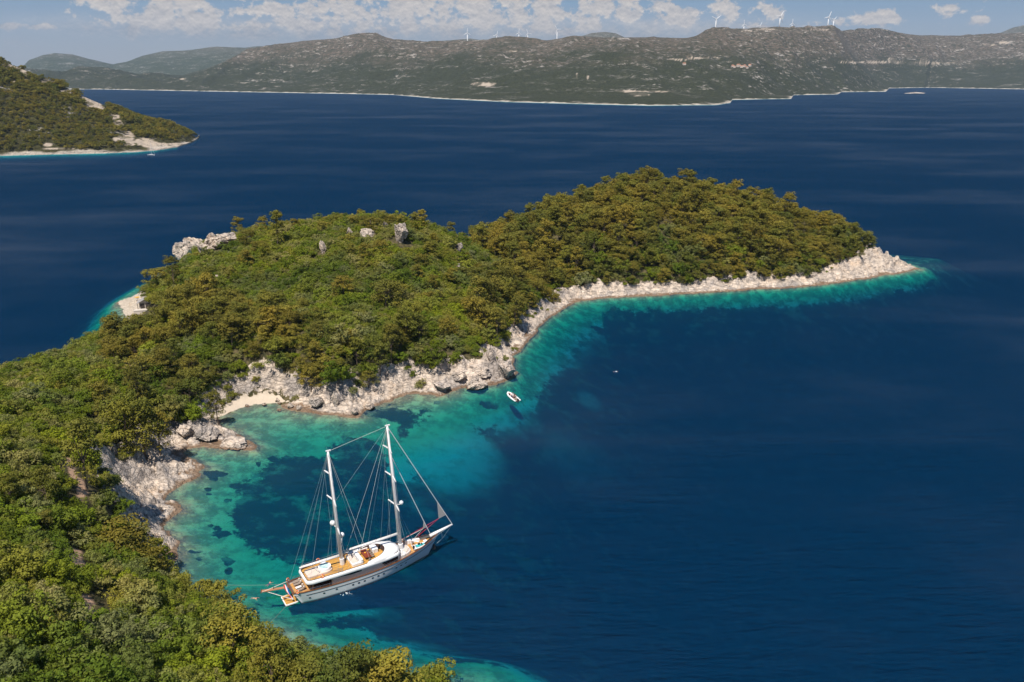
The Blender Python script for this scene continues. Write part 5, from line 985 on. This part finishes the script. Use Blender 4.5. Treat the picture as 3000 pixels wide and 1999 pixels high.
MB().prism(rounded([(28.2, 2.05), (30.0, 1.75), (32.4, 1.1), (33.4, .75), (33.3, 1.2), (31.2, 2.0), (28.6, 2.6)], .3), 2.9, 4.5, .1).build('bow_locker', M['hull'], Y)
MB().box((28.1, 2.3, 4.62), (1.1, .6, .22), -.2).build('locker_mat', M['taupe'], Y)
MB().tube([(29.6, .9, 3.2), (29.6, .9, 4.9), (30.7, -1.0, 5.2)], [.2, .18, .13], 8).build('crane', M['hull'], Y)
# masts
def mast(x, z0, top, rake, r, spr, nm):
    def mp(z): q = (z - z0) / (top - z0); return Vector((x - rake * q, 0, z))
    ms = MB().tube([mp(z0 - .6), mp(z0 + (top - z0) * .5), mp(top)], [r, r * .92, r * .66], 12, sx=.8).build('mast', M['mast'], Y, True)
    MB().tube([mp(z0 + 2) + Vector((-.42, 0, 0)), mp(top - .8) + Vector((-.3, 0, 0))], .11, 6).build('furled_sail', M['canvas'], ms)
    MB().box(mp(top + .05) + Vector((.1, 0, 0)), (1.1, .34, .22)).build('mast_cap', M['mast'], ms)
    MB().tube([mp(top), mp(top) + Vector((-.2, .2, 1.0))], .035, 5).build('aerial', M['steel'], ms)
    MB().tube([mp(z0 - .1), mp(z0 + 1.5)], r * 1.5, 12).build('mast_collar', M['mast'], ms)
    tips = []
    for h_, L in spr:
        c = mp(z0 + (top - z0) * h_)
        for s in (1, -1):
            tip = c + Vector((-.6, s * L, .15)); MB().tube([c, tip], [.2, .15], 6).build('spreader', M['mast'], ms); tips.append((h_, s, tip))
    for s in (1, -1):
        base = Vector((x - 1.2, s * 3.5, 5.4 if x < 20 else 3.9)); tp = [t for h_, q, t in sorted(tips, key=lambda e: e[0]) if q == s]
        MB().tube([base, *tp, mp(top - .2)], .03, 5).build('shroud', M['wire'], Y)
        MB().tube([base + Vector((-1.0, 0, 0)), mp(z0 + (top - z0) * spr[1][0])], .025, 5).build('shroud', M['wire'], Y)
        MB().tube([base + Vector((1.6, 0, 0)), mp(z0 + (top - z0) * spr[0][0])], .025, 5).build('shroud', M['wire'], Y)
    return mp, ms
mz, mzo = mast(12.1, 5.15, 33.6, 1.3, .36, [(.33, 2.9), (.575, 2.8), (.80, 2.3)], 'mizzen'); fo, foo = mast(26.5, 4.1, 36.2, 1.9, .38, [(.37, 3.0), (.604, 2.9), (.82, 2.3)], 'fore')
MB().ball(mz(5.15 + 28.4 * .33) + Vector((-.6, 1.5, .75)), .62).build('radome', M['hull'], mzo, True); MB().ball(mz(12.6) + Vector((.75, 0, 0)), .55).tube([mz(12.1) + Vector((.7, 0, 0)), mz(10.6) + Vector((.4, 0, 0))], .16, 6).build('radome', M['hull'], mzo, True)
MB().ball(fo(4.1 + 32.1 * .385) + Vector((.9, -1.0, .4)), .5).tube([fo(16.2), fo(16.2) + Vector((.9, -1.0, .2))], .08, 6).build('radome', M['hull'], foo, True)
def boom(a, b, nm):
    m_ = MB().tube([a, Vector(a).lerp(Vector(b), .5), b], [.24, .26, .18], 10).build('boom', M['mast'], Y, True)
    MB().tube([Vector(a) + Vector((0, 0, .3)), Vector(b) + Vector((.4, 0, .22))], .10, 6).build('furled_sail', M['cream'], m_)
boom((11.7, .25, 7.3), (2.6, .75, 7.1), 0); boom((25.9, .15, 8.3), (13.9, .55, 7.9), 1)
MB().tube([(13.9, .55, 7.9), (13.0, 2.4, 5.7)], .05, 5).build('sheet', M['wire'], Y)
# standing rigging
def stay(a, b, r=.045, m='wire'): r = r if m == 'mast' else r * .5; return MB().tube([a, b], r, 5).build('stay', M[m], Y)
stay(bp1 + Vector((-.1, 0, .2)), fo(36.0), .11, 'mast'); stay((34.4, 0, zs(.95)), fo(4.1 + 32.1 * .78), .10, 'mast'); stay(mz(33.5), fo(36.1), .06, 'rope')
for s in (1, -1):
    stay(mz(33.4), (.6, s * 2.4, 3.4), .04); stay(mz(33.4), (3.6, s * 3.1, 5.5), .05); stay(mz(33.4), (17.6, s * 3.4, 5.6), .055, 'rope'); stay(fo(36.0), (14.2, s * 3.4, 5.6), .055, 'rope'); stay(fo(35.6), (19.6, s * 3.5, 5.5), .035); stay(fo(4.1 + 32.1 * .36), (29.5, s * 2.4, 4.6), .03)
stay(fo(36.0), mz(5.15 + 28.4 * .56), .045)
f0, f1 = bp1 + Vector((-.1, 0, .2)), fo(36.0); i0, i1 = Vector((34.4, 0, zs(.95))), fo(4.1 + 32.1 * .78)
def clew(a, b, t0, t1, out, sh_to, colr):
    p, q = a.lerp(b, t0), a.lerp(b, t1); c = p + Vector((-out, 0.1, -out * .25)); w = Vector((0, .05, 0))
    MB().add([p - w, q - w, c - w, p + w, q + w, c + w], [(0, 2, 1), (3, 4, 5), (0, 1, 4, 3), (1, 2, 5, 4), (2, 0, 3, 5)]).build('sail_clew', M['canvas'], Y)
    for tt in sh_to: MB().tube([c, tt], .05, 5).build('sheet', M[colr], Y)
clew(f0, f1, .10, .245, 1.9, [(27.0, 2.6, 4.6), (31.8, 1.9, 4.9)], 'red_rope'); clew(i0, i1, .12, .20, .9, [(26.8, 2.8, 4.4), (31.0, 2.0, 4.6)], 'rope')

# ------------------------------------------------------------------ things carried on the yacht (each stands on its own)
def on_yacht(name, x, y, z, rz, label, cat, group=None): return empty(name, yw(x, y, z), YA + rz, label, cat, group)
dzs = deck_z(.05)
for k, (y, l) in enumerate([(2.15, "portmost taupe sun lounger on the aft deck under the striped ring"), (1.25, "second taupe sun lounger from the port rail of the aft deck"), (-.05, "sun lounger with a white towel on the yacht aft deck"), (-1.05, "taupe sun lounger closest to the flag on the aft deck")]):
    g = on_yacht('sun_lounger', 2.0, y, deck_z(.06), .05, l, 'sun lounger', 'loungers on the yacht aft deck')
    MB().box((0, 0, .28), (1.6, .68, .12)).box((-.7, .25, .11), (.08, .08, .22)).box((-.7, -.25, .11), (.08, .08, .22)).box((.7, .25, .11), (.08, .08, .22)).box((.7, -.25, .11), (.08, .08, .22)).build('frame', M['dark_wood'], g)
    MB().prism(rounded([(-.85, -.32), (.45, -.32), (.45, .32), (-.85, .32)], .1), .342, .47, .03).build('seat', M['taupe'] if k != 2 else M['hull'], g)
    MB().add([(.47, -.32, .36), (.47, .32, .36), (1.05, .32, .82), (1.05, -.32, .82), (.40, -.32, .48), (.40, .32, .48), (.98, .32, .93), (.98, -.32, .93)], [(0, 1, 2, 3), (7, 6, 5, 4), (0, 4, 5, 1), (1, 5, 6, 2), (2, 6, 7, 3), (3, 7, 4, 0)]).build('backrest', M['taupe'], g)
    MB().ball((.72, 0, .85), (.16, .26, .1)).build('pillow', M['beige'], g, True)
M['stripe'] = None
m_, N, b_, _ = new_mat("striped_fabric"); tc = N.node('ShaderNodeTexCoord'); x, y, z = N.xyz(tc.outputs['Object']); N.put(b_.inputs['Base Color'], N.mixc(N.ramp(N.math('SINE', N.math('MULTIPLY', y, 22.0)), -.1, .1), (0.02, 0.02, 0.025), (0.8, 0.79, 0.77))); b_.inputs['Roughness'].default_value = .9; M['stripe'] = m_
cu = [(6.4, -1.0, 5.72), (6.2, -.5, 5.72), (6.15, .05, 5.72), (6.3, .6, 5.72), (15.15, -1.5, 5.95), (15.15, -.95, 5.95), (15.15, -.4, 5.95), (15.1, .2, 5.95), (15.0, .8, 5.95), (14.6, 1.35, 5.95), (14.2, 1.5, 5.95)]
for k, (x, y, z) in enumerate(cu):
    where = "beside the round hot tub" if k < 4 else "along the white lounge seat"
    o = MB().ball((0, 0, 0), (.14, .3, .27), 10, 6).build('cushion', M['stripe'], None, True, yw(x, y, z + .1)); o.rotation_euler = (0, -.5, YA + .2 * (k % 3 - 1)); tag(o, "black and white striped cushion propped " + where + " on the yacht", 'cushion', 'striped cushions ' + where)
g = on_yacht('dining_table', 17.75, 0.1, 5.16, 0, "long red mahogany dining table on the yacht upper deck", 'table')
MB().prism(rounded([(-.75, -1.75), (.75, -1.75), (.75, 1.75), (-.75, 1.75)], .12), .70, .78).build('table_top', M['mahogany'], g)
for y in (-1.0, 1.0): MB().tube([(0, y, 0), (0, y, .7)], .12, 8).build('leg', M['steel'], g)
o = MB().ball((0, 0, .09), (.22, .22, .09)).build('bowl', M['yellow'], None, True, yw(17.7, .3, 5.94)); tag(o, "golden bowl in the middle of the mahogany table", 'bowl')
cl_ = ["first chair from starboard along the forward side of the mahogany table", "second chair from starboard along the forward side of the mahogany table", "third chair from starboard along the forward side of the mahogany table", "fourth chair from starboard along the forward side of the mahogany table", "chair at the starboard end of the mahogany table", "chair at the port end of the mahogany table"]
for k, (x, y, r) in enumerate([(18.9, -1.2, 0), (18.9, -.45, 0), (18.9, .35, 0), (18.9, 1.15, 0), (17.75, -2.2, -math.pi / 2), (17.6, 2.35, math.pi / 2)]):
    g = on_yacht('dining_chair', x, y, 5.16, r, cl_[k], 'chair', 'chairs around the mahogany table')
    MB().box((0, 0, .45), (.48, .48, .06)).build('seat', M['taupe'], g); MB().box((.25, 0, .72), (.05, .48, .5)).build('backrest', M['taupe'], g)
    for a in (-.2, .2):
        for b in (-.2, .2): MB().box((a, b, .21), (.05, .05, .42)).build('leg', M['dark_wood'], g)
def life_ring(x, y, z, tilt, l):
    m = MB(); rows = []
    for i in range(20):
        a = 2 * math.pi * i / 20; rows.append([(math.cos(a) * (.36 + .1 * math.cos(b)), .1 * math.sin(b), math.sin(a) * (.36 + .1 * math.cos(b))) for b in np.linspace(0, 2 * math.pi, 9)[:-1]])
    m.loft(rows + [rows[0]], True); g = on_yacht('life_ring', x, y, z, tilt, l, 'life ring', 'orange life rings on the yacht rails'); m.build('ring', M['orange'], g, True)
    for i in range(4):
        a = math.pi / 4 + math.pi / 2 * i; mm = MB(); mm.loft([[(math.cos(a + da) * (.36 + .11 * math.cos(b)), .11 * math.sin(b), math.sin(a + da) * (.36 + .11 * math.cos(b))) for b in np.linspace(0, 2 * math.pi, 9)[:-1]] for da in (-.12, .12)], True); mm.build('band', M['hull'], g)
life_ring(.3, 2.5, 3.95, .5, "orange life ring on the port corner of the stern rail"); life_ring(.8, -2.75, 3.7, 2.4, "orange life ring on the deck by the starboard stern corner"); life_ring(6.4, -3.22, 5.95, .05, "orange life ring on the starboard rail beside the hot tub"); life_ring(7.6, 3.25, 5.95, 0, "orange life ring on the port rail under the boom")
# ensign hanging over the stern
m_, N, b_, _ = new_mat("ensign_cloth"); tc = N.node('ShaderNodeTexCoord'); x, y, z = N.xyz(tc.outputs['UV'])
c = N.mixc(N.math('GREATER_THAN', y, .333), (0.02, 0.09, 0.42), (0.82, 0.82, 0.82)); c = N.mixc(N.math('GREATER_THAN', y, .667), c, (0.68, 0.03, 0.02))
ck = N.node('ShaderNodeTexChecker'); N.l.new(N.comb(x, N.math('MULTIPLY', y, .5), 0), ck.inputs[0]); ck.inputs[1].default_value = (0.68, 0.03, 0.02, 1); ck.inputs[2].default_value = (.82, .82, .82, 1); ck.inputs[3].default_value = 30
em = N.math('MULTIPLY', N.math('LESS_THAN', N.math('ABSOLUTE', N.math('SUBTRACT', x, .5)), .085), N.math('LESS_THAN', N.math('ABSOLUTE', N.math('SUBTRACT', y, .5)), .24))
N.put(b_.inputs['Base Color'], N.mixc(em, c, ck.outputs[0])); b_.inputs['Roughness'].default_value = .85
g = on_yacht('ensign', 0, 0, 0, 0, "red white and blue ensign with a chequered emblem hanging over the stern", 'flag')
MB().tube([(0.1, .05, 3.2), (-.75, .15, 4.3)], .04, 6).build('staff', M['cap'], g)
nu_, nv_ = 20, 9; V = []; UV = []
for i in range(nu_ + 1):
    for j in range(nv_ + 1):
        s, t = i / nu_, j / nv_; V.append((-.75 + .9 * s + .1 * math.sin(s * 7 + t * 3) - .55 * t, .35 - 1.9 * s + .06 * math.sin(s * 9), 4.15 - 2.9 * s ** .9 + .3 * t + .1 * math.sin(s * 8 + 1))); UV.append((s, t))
me = bpy.data.meshes.new('flag_cloth'); Fc = [(i * (nv_ + 1) + j, (i + 1) * (nv_ + 1) + j, (i + 1) * (nv_ + 1) + j + 1, i * (nv_ + 1) + j + 1) for i in range(nu_) for j in range(nv_)]; me.from_pydata(V, [], Fc); uvl = me.uv_layers.new(name='UVMap')
for lp_ in me.loops: uvl.data[lp_.index].uv = UV[lp_.vertex_index]
link('cloth', me, m_, g, True)
# tender on the foredeck
g = on_yacht('deck_tender', 30.7, -1.15, deck_z(.85) + .12, .03, "white dinghy with a turquoise cover stowed on the yacht foredeck", 'dinghy')
hb = MB(); hb.loft([[(-1.6 + 3.3 * t, .68 * math.cos(a) * (1 - t ** 4) ** .8 * (.92 + .08 * t), .42 - .42 * abs(math.sin(a)) * (1 - .35 * t ** 2) + .22 * t ** 3) for a in np.linspace(0, -math.pi, 11)] for t in np.linspace(0, 1, 12)]); hb.build('hull', M['hull'], g, True)
tu = MB(); tu.tube([(-1.65, .68, .45), (-.6, .7, .45), (.6, .62, .48), (1.3, .35, .58), (1.68, 0, .66), (1.3, -.35, .58), (.6, -.62, .48), (-.6, -.7, .45), (-1.65, -.68, .45)], .17, 8).build('tube', M['hull'], g, True)
MB().loft([[(-1.0 + 2.2 * t, y * .5 * (1 - .45 * t), .62 + .14 * math.cos(y * 1.5) + .05 * math.sin(t * 14 + y * 5)) for y in np.linspace(-1, 1, 7)] for t in np.linspace(0, 1, 10)]).build('cover', M['turq'], g, True)
MB().box((-1.55, 0, .62), (.4, .34, .6)).build('outboard', M['black'], g); MB().box((-.1, .1, .92), (.5, .4, .3)).box((.5, -.1, .85), (.3, .45, .2)).build('console', M['black'], g)
# ------------------------------------------------------------------ people
M['skin'] = simple("skin", (0.50, 0.27, 0.18), 0.55, 0.1); M['hair'] = simple("dark_hair", (0.025, 0.016, 0.012), 0.6, 0.2); M['black_cloth'] = simple("black_shirt", (0.018, 0.018, 0.022), 0.9, 0.2); M['navy_cloth'] = simple("navy_trunks", (0.025, 0.03, 0.15), 0.85, 0.2); M['red_cloth'] = simple("red_cloth", (0.5, 0.03, 0.03), 0.85, 0.15); M['grey_cloth'] = simple("grey_shirt", (0.33, 0.33, 0.35), 0.9, 0.1); M['khaki'] = simple("khaki_cloth", (0.40, 0.32, 0.22), 0.9, 0.1); M['white_cloth'] = simple("white_shirt", (0.75, 0.74, 0.72), 0.9, 0.05); M['straw'] = simple("straw_hat", (0.55, 0.43, 0.26), 0.9, 0.15)
POSES = {  # joints: x forward, y left, z up (standing, base at the feet)
    'stand': dict(pel=(0, 0, .95), ch=(0.02, 0, 1.3), nk=(.02, 0, 1.5), hd=(.04, 0, 1.66), sl=(0, .19, 1.43), el=(.02, .27, 1.15), wl=(.14, .27, .92), sr=(0, -.19, 1.43), er=(.04, -.27, 1.16), wr=(.2, -.24, 1.0), hl=(0, .1, .92), kl=(.03, .11, .5), al=(0, .12, .08), tl=(.16, .13, .03), hr=(0, -.1, .92), kr=(.05, -.11, .5), ar=(-.02, -.12, .08), tr=(.14, -.14, .03)),
    'sit': dict(pel=(0, 0, .5), ch=(-.03, 0, .84), nk=(-.02, 0, 1.04), hd=(.01, 0, 1.2), sl=(-.03, .19, .97), el=(.1, .27, .72), wl=(.32, .18, .66), sr=(-.03, -.19, .97), er=(.1, -.27, .72), wr=(.32, -.18, .66), hl=(.02, .1, .48), kl=(.42, .13, .5), al=(.44, .13, .1), tl=(.6, .13, .04), hr=(.02, -.1, .48), kr=(.42, -.13, .5), ar=(.46, -.13, .1), tr=(.62, -.14, .04)),
    'swim': dict(pel=(0, 0, .0), ch=(.34, 0, .02), nk=(.54, 0, .05), hd=(.70, 0, .09), sl=(.46, .19, .02), el=(.68, .36, .0), wl=(.92, .30, .0), sr=(.46, -.19, .02), er=(.62, -.42, .0), wr=(.86, -.52, -.02), hl=(-.03, .1, 0), kl=(-.42, .2, -.04), al=(-.80, .30, -.06), tl=(-.97, .33, -.06), hr=(-.03, -.1, 0), kr=(-.44, -.12, -.05), ar=(-.82, -.18, -.1), tr=(-.98, -.2, -.1))}
RAD = dict(pel=.145, ch=.15, nk=.06, hd=.115, s=.075, e=.05, w=.034, h=.10, k=.065, a=.045, t=.04)
def person(loc, rz, pose, label, top=None, low=None, group=None, hat=False, scale=1.0):
    J = POSES[pose]; names = list(J); ed = [('pel', 'ch'), ('ch', 'nk'), ('nk', 'hd')]
    for s in 'lr': ed += [('ch', 's' + s), ('s' + s, 'e' + s), ('e' + s, 'w' + s), ('pel', 'h' + s), ('h' + s, 'k' + s), ('k' + s, 'a' + s), ('a' + s, 't' + s)]
    V = [Vector(J[n]) for n in names]; rad = [RAD.get(n, RAD.get(n[0])) for n in names]; E_ = [(names.index(a), names.index(b)) for a, b in ed]
    for s in 'lr':                                               # five fingers spread from the palm
        w = Vector(J['w' + s]); d = (w - Vector(J['e' + s])).normalized(); side = d.cross(Vector((0, 0, 1)));
        if side.length < .1: side = d.cross(Vector((1, 0, 0)))
        side.normalize(); wi = names.index('w' + s); pa_ = len(V); V.append(w + d * .08); rad.append(.036); E_.append((wi, pa_))
        for q, (o, l) in enumerate([(-.034, .07), (-.012, .085), (.012, .08), (.034, .065)]): V.append(w + d * (.08 + l) + side * o * 1.4); rad.append(.01); E_.append((pa_, len(V) - 1))
        V.append(w + d * .07 + side * .07 * (1 if s == 'r' else -1)); rad.append(.011); E_.append((wi, len(V) - 1))
    me = bpy.data.meshes.new('person'); me.from_pydata(V, E_, []); o = bpy.data.objects.new('person', me); COL.objects.link(o); me.materials.append(M['skin'])
    o.location = loc; o.rotation_euler = (0, 0, rz); o.scale = (scale,) * 3; sk = o.modifiers.new('skin', 'SKIN'); sk.use_smooth_shade = True
    for i, v in enumerate(me.skin_vertices[0].data): v.radius = (rad[i], rad[i]); v.use_root = (i == 0)
    ss = o.modifiers.new('round', 'SUBSURF'); ss.levels = 1; ss.render_levels = 1
    hd = Vector(J['hd']); up = (hd - Vector(J['nk'])).normalized(); fw = Vector((1, 0, 0)) if pose != 'swim' else Vector((.3, 0, -1)); back = hd + up * .045 - fw * .03
    MB().ball(back, (.118, .112, .115)).build('hair', M['straw'] if hat else M['hair'], o, True)
    if hat: MB().tube([hd + up * .07, hd + up * .09], .2, 14).build('hat_brim', M['straw'], o)
    MB().ball(hd + fw * .115 + up * -.01, .018, 6, 4).build('nose', M['skin'], o, True)
    for yy in (.04, -.04): MB().ball(hd + fw * .1 + Vector((0, yy, 0)) + up * .03, .014, 6, 4).build('eye', M['hair'], o, True)
    if top:
        m = MB(); m.tube([Vector(J['pel']) , Vector(J['ch']), Vector(J['nk']).lerp(Vector(J['ch']), .3)], [.165, .185, .15], 12, sx=1.15)
        for s in 'lr': m.tube([J['s' + s], Vector(J['s' + s]).lerp(Vector(J['e' + s]), .75)], [.1, .075], 8)
        m.build('shirt', M[top], o, True)
    if low:
        m = MB(); m.tube([Vector(J['ch']).lerp(Vector(J['pel']), .7), J['pel'], Vector(J['pel']) + (Vector(J['pel']) - Vector(J['ch'])) * .15], [.155, .172, .15], 12)
        for s in 'lr': m.tube([J['h' + s], Vector(J['h' + s]).lerp(Vector(J['k' + s]), .7)], [.125, .1], 10)
        m.build('shorts', M[low], o, True)
    return tag(o, label, 'person', group)
person(yw(12.9, 1.15, 5.16), YA - 1.2, 'stand', "person in a black shirt and straw hat standing by the aft mast", 'black_cloth', 'black_cloth', hat=True)
person(yw(27.6, 2.1, deck_z(.76)), YA + 2.0, 'stand', "person in a red shirt standing at the port rail by the forward mast", 'red_cloth', 'navy_cloth')
p1 = at(788, 1711, 0); p0 = at(777, 1721, 0); person((p1[0], p1[1], -.02), math.atan2(*(p1 - p0)[1::-1][:2]), 'swim', "swimmer in navy trunks floating with arms ahead beside the gangplank", None, 'navy_cloth')
p2 = at(745, 1753, 0); person((p2[0], p2[1], -.02), -.15, 'swim', "swimmer with outstretched arms further off the stern of the yacht", None, 'khaki')
p3 = at(1803, 1089, 0); person((p3[0], p3[1], -.02), .1, 'swim', "lone swimmer far out in the deep blue water", 'white_cloth', 'navy_cloth')

# ------------------------------------------------------------------ white inflatable full of people
ra, rb = at(1524, 1181, .3), at(1481, 1147, .3); rm = (ra + rb) / 2; rA = math.atan2(rb[1] - ra[1], rb[0] - ra[0]); rl = min(math.hypot(*(rb - ra)[:2]), 8.4)
g = empty('inflatable_boat', (rm[0], rm[1], 0), rA, "white inflatable motor boat carrying people near the rock promontory", "motor boat"); hl_ = rl / 2
tp = [(-hl_, 1.0, .42), (-hl_ * .3, 1.08, .42), (hl_ * .35, .98, .46), (hl_ * .75, .6, .58), (hl_ * .97, 0, .72), (hl_ * .75, -.6, .58), (hl_ * .35, -.98, .46), (-hl_ * .3, -1.08, .42), (-hl_, -1.0, .42)]
MB().tube(tp, [.2, .33, .33, .31, .28, .31, .33, .33, .2], 12).build('tube', M['hull'], g, True)
MB().loft([[(-hl_ * .92 + rl * .9 * t, .95 * y * (1 - t ** 3) ** .7, .22 - .55 * (1 - y * y) * (1 - t ** 2 * .6) * .8 + .3 * t ** 3) for y in np.linspace(-1, 1, 9)] for t in np.linspace(0, 1, 10)]).build('hull', M['grey_cloth'], g, True)
MB().prism(rounded([(-hl_ * .9, -.85), (hl_ * .3, -.82), (hl_ * .72, -.35), (hl_ * .72, .35), (hl_ * .3, .82), (-hl_ * .9, .85)], .2), .2, .27).build('floor', M['taupe'], g)
MB().prism(rounded([(hl_ * .42, -.6), (hl_ * .74, -.22), (hl_ * .74, .22), (hl_ * .42, .6)], .1), .272, .6).build('bow_cushion', M['orange'], g)
MB().prism(rounded([(.1, -.3), (.7, -.3), (.6, .3), (.1, .3)], .1), .27, 1.15, .06).build('console', M['hull'], g)
MB().prism(rounded([(-hl_ * .62, -.75), (-hl_ * .45, -.75), (-hl_ * .45, .75), (-hl_ * .62, .75)], .05), .272, .62).build('seat', M['taupe'], g)
ob = MB().prism(rounded([(-hl_ - .35, -.28), (-hl_ + .25, -.28), (-hl_ + .25, .28), (-hl_ - .35, .28)], .12), .55, 1.2, .1); ob.box((-hl_ - .05, 0, .1), (.3, .2, 1.0)); ob.build('outboard', M['black'], g)
hr = MB(); hr.tube([(-hl_ + .5, .8, .5), (-hl_ + .35, .8, 1.7), (-hl_ + .35, -.8, 1.7), (-hl_ + .5, -.8, .5)], .04, 6); hr.build('arch', M['steel'], g)
def rib(x, y, z): return (rm[0] + x * math.cos(rA) - y * math.sin(rA), rm[1] + x * math.sin(rA) + y * math.cos(rA), z)
seats = [(1.5, .62, 1.9, 'black_cloth', "person in black sitting on the port tube near the bow cushion"), (1.2, -.62, -1.9, 'grey_cloth', "person in grey sitting on the starboard tube near the bow cushion"), (.3, .66, 2.0, 'white_cloth', "person in white sitting amidships on the port tube"), (.05, -.68, -2.0, 'black_cloth', "person in black sitting amidships on the starboard tube"), (-.9, .68, 2.2, 'navy_cloth', "person in navy sitting on the port tube near the stern"), (-1.1, -.68, -2.2, 'khaki', "person in khaki sitting on the starboard tube near the stern"), (-1.9, .3, 0, 'black_cloth', "person in black on the rear seat in front of the outboard")]
for x, y, r, c, l in seats: person(rib(x, y, .3), rA - (math.pi / 2 if y > .5 else -math.pi / 2 if y < -.5 else 0), 'sit', l + " of the inflatable", c, 'navy_cloth', 'people in the inflatable boat')

# ------------------------------------------------------------------ small sailing boat off the headland
s0 = at(443, 456, 0); g = empty('sailing_boat', (s0[0], s0[1], 0), -.12, "small white sailing boat anchored below the wooded headland", "sailing boat")
MB().loft([[(-5.6 + 11.4 * t - (.0 if k > .5 else .8 * (t - .4)), y * (1.75 * (math.sin(math.pi * min(.25 + .75 * t, 1)) ** .8) + .02) * (.7 + .3 * k), -.4 + k * (1.5 + .35 * t * t)) for y, k in ((1, 1), (1, .5), (.6, 0), (0, -.1), (-.6, 0), (-1, .5), (-1, 1))] for t in np.linspace(0, 1, 14)]).build('hull', M['hull'], g, True)
MB().loft([[(-5.5 + 11.2 * t, y * 1.7 * (math.sin(math.pi * min(.25 + .75 * t, 1)) ** .8), 1.08 + .35 * t * t) for y in (1, 0, -1)] for t in np.linspace(0, 1, 14)]).build('deck', M['cream'], g)
MB().prism(rounded([(-1.8, -1.0), (2.6, -.7), (2.6, .7), (-1.8, 1.0)], .4), 1.1, 1.85, .15).build('cabin', M['hull'], g); MB().box((0.2, 0, 1.55), (3.0, 1.9, .22)).build('window', M['glass'], g)
MB().tube([(1.0, 0, 1.5), (.9, 0, 18.5)], [.16, .1], 8).build('mast', M['mast'], g); MB().tube([(.9, 0, 3.0), (-4.0, 0, 3.1)], .2, 8).build('boom', M['navy_cloth'], g); MB().tube([(5.7, 0, 1.5), (.95, 0, 17.5)], .1, 6).build('forestay', M['mast'], g); MB().tube([(-5.4, 0, 1.2), (.9, 0, 18.4)], .04, 5).build('backstay', M['wire'], g); MB().box((.95, 0, 10), (.12, 2.4, .1)).build('spreader', M['mast'], g)
MB().tube([(-4.6, .5, 1.1), (-4.6, .5, 3.4)], .04, 5).box((-4.6, .9, 3.1), (.06, .8, .5)).build('ensign', M['navy_cloth'], g)

# ------------------------------------------------------------------ mooring ropes from the stern to the shore
def rope(a, b, sag, label):
    a, b = Vector(a), Vector(b); MB().tube([a.lerp(b, t) + Vector((0, 0, -sag * 4 * t * (1 - t))) for t in np.linspace(0, 1, 14)], .022, 5).build('mooring_rope', M['taupe'], None); tag(bpy.context.scene.objects[-1] if False else COL.objects[-1], label, 'rope', 'stern mooring ropes')
gx_, gy_, gz_ = ground_hit(520, 1712); rope(yw(.1, 2.5, 2.9), (gx_, gy_, gz_ + .5), .6, "thin mooring rope from the port quarter of the yacht to the scrub shore")
gx_, gy_, gz_ = ground_hit(742, 1872); rope(yw(.1, -2.3, 2.6), (gx_, gy_, gz_ + .3), .5, "thin mooring rope from the yacht starboard quarter to the rocks by the golden pine")
# bilge water splashing from the hull side
r3 = np.random.default_rng(3); sp_ = MB()
for k in range(24): sp_.ball((r3.normal(scale=.45), r3.normal(scale=.3), abs(r3.normal(scale=.12))), r3.uniform(.03, .1), 6, 4)
t_ = 10.3 / 34; hp = hull_pt(t_, .1, -1, .5); o = sp_.build('water_splash', M['foam'], None, False, yw(hp[0], hp[1] - .2, .02)); o.rotation_euler = (0, 0, YA); tag(o, "white splash of discharge water against the yacht hull", 'splash', kind='stuff')

# ------------------------------------------------------------------ haze: one closed box of even air round everything
hm = bpy.data.materials.new("haze_air"); hm.use_nodes = True; N = NT(hm.node_tree); N.n.clear(); out = N.node('ShaderNodeOutputMaterial'); pv = N.node('ShaderNodeVolumePrincipled')
pv.inputs['Color'].default_value = (0.58, 0.76, 1.0, 1); pv.inputs['Density'].default_value = HAZE; pv.inputs['Anisotropy'].default_value = 0.0; N.l.new(pv.outputs[0], out.inputs[1]); hm.cycles.homogeneous_volume = True
hz_ = MB().box((0, 6500, 450), (29000, 15200, 986)).build('haze', hm); tag(hz_, kind='stuff')
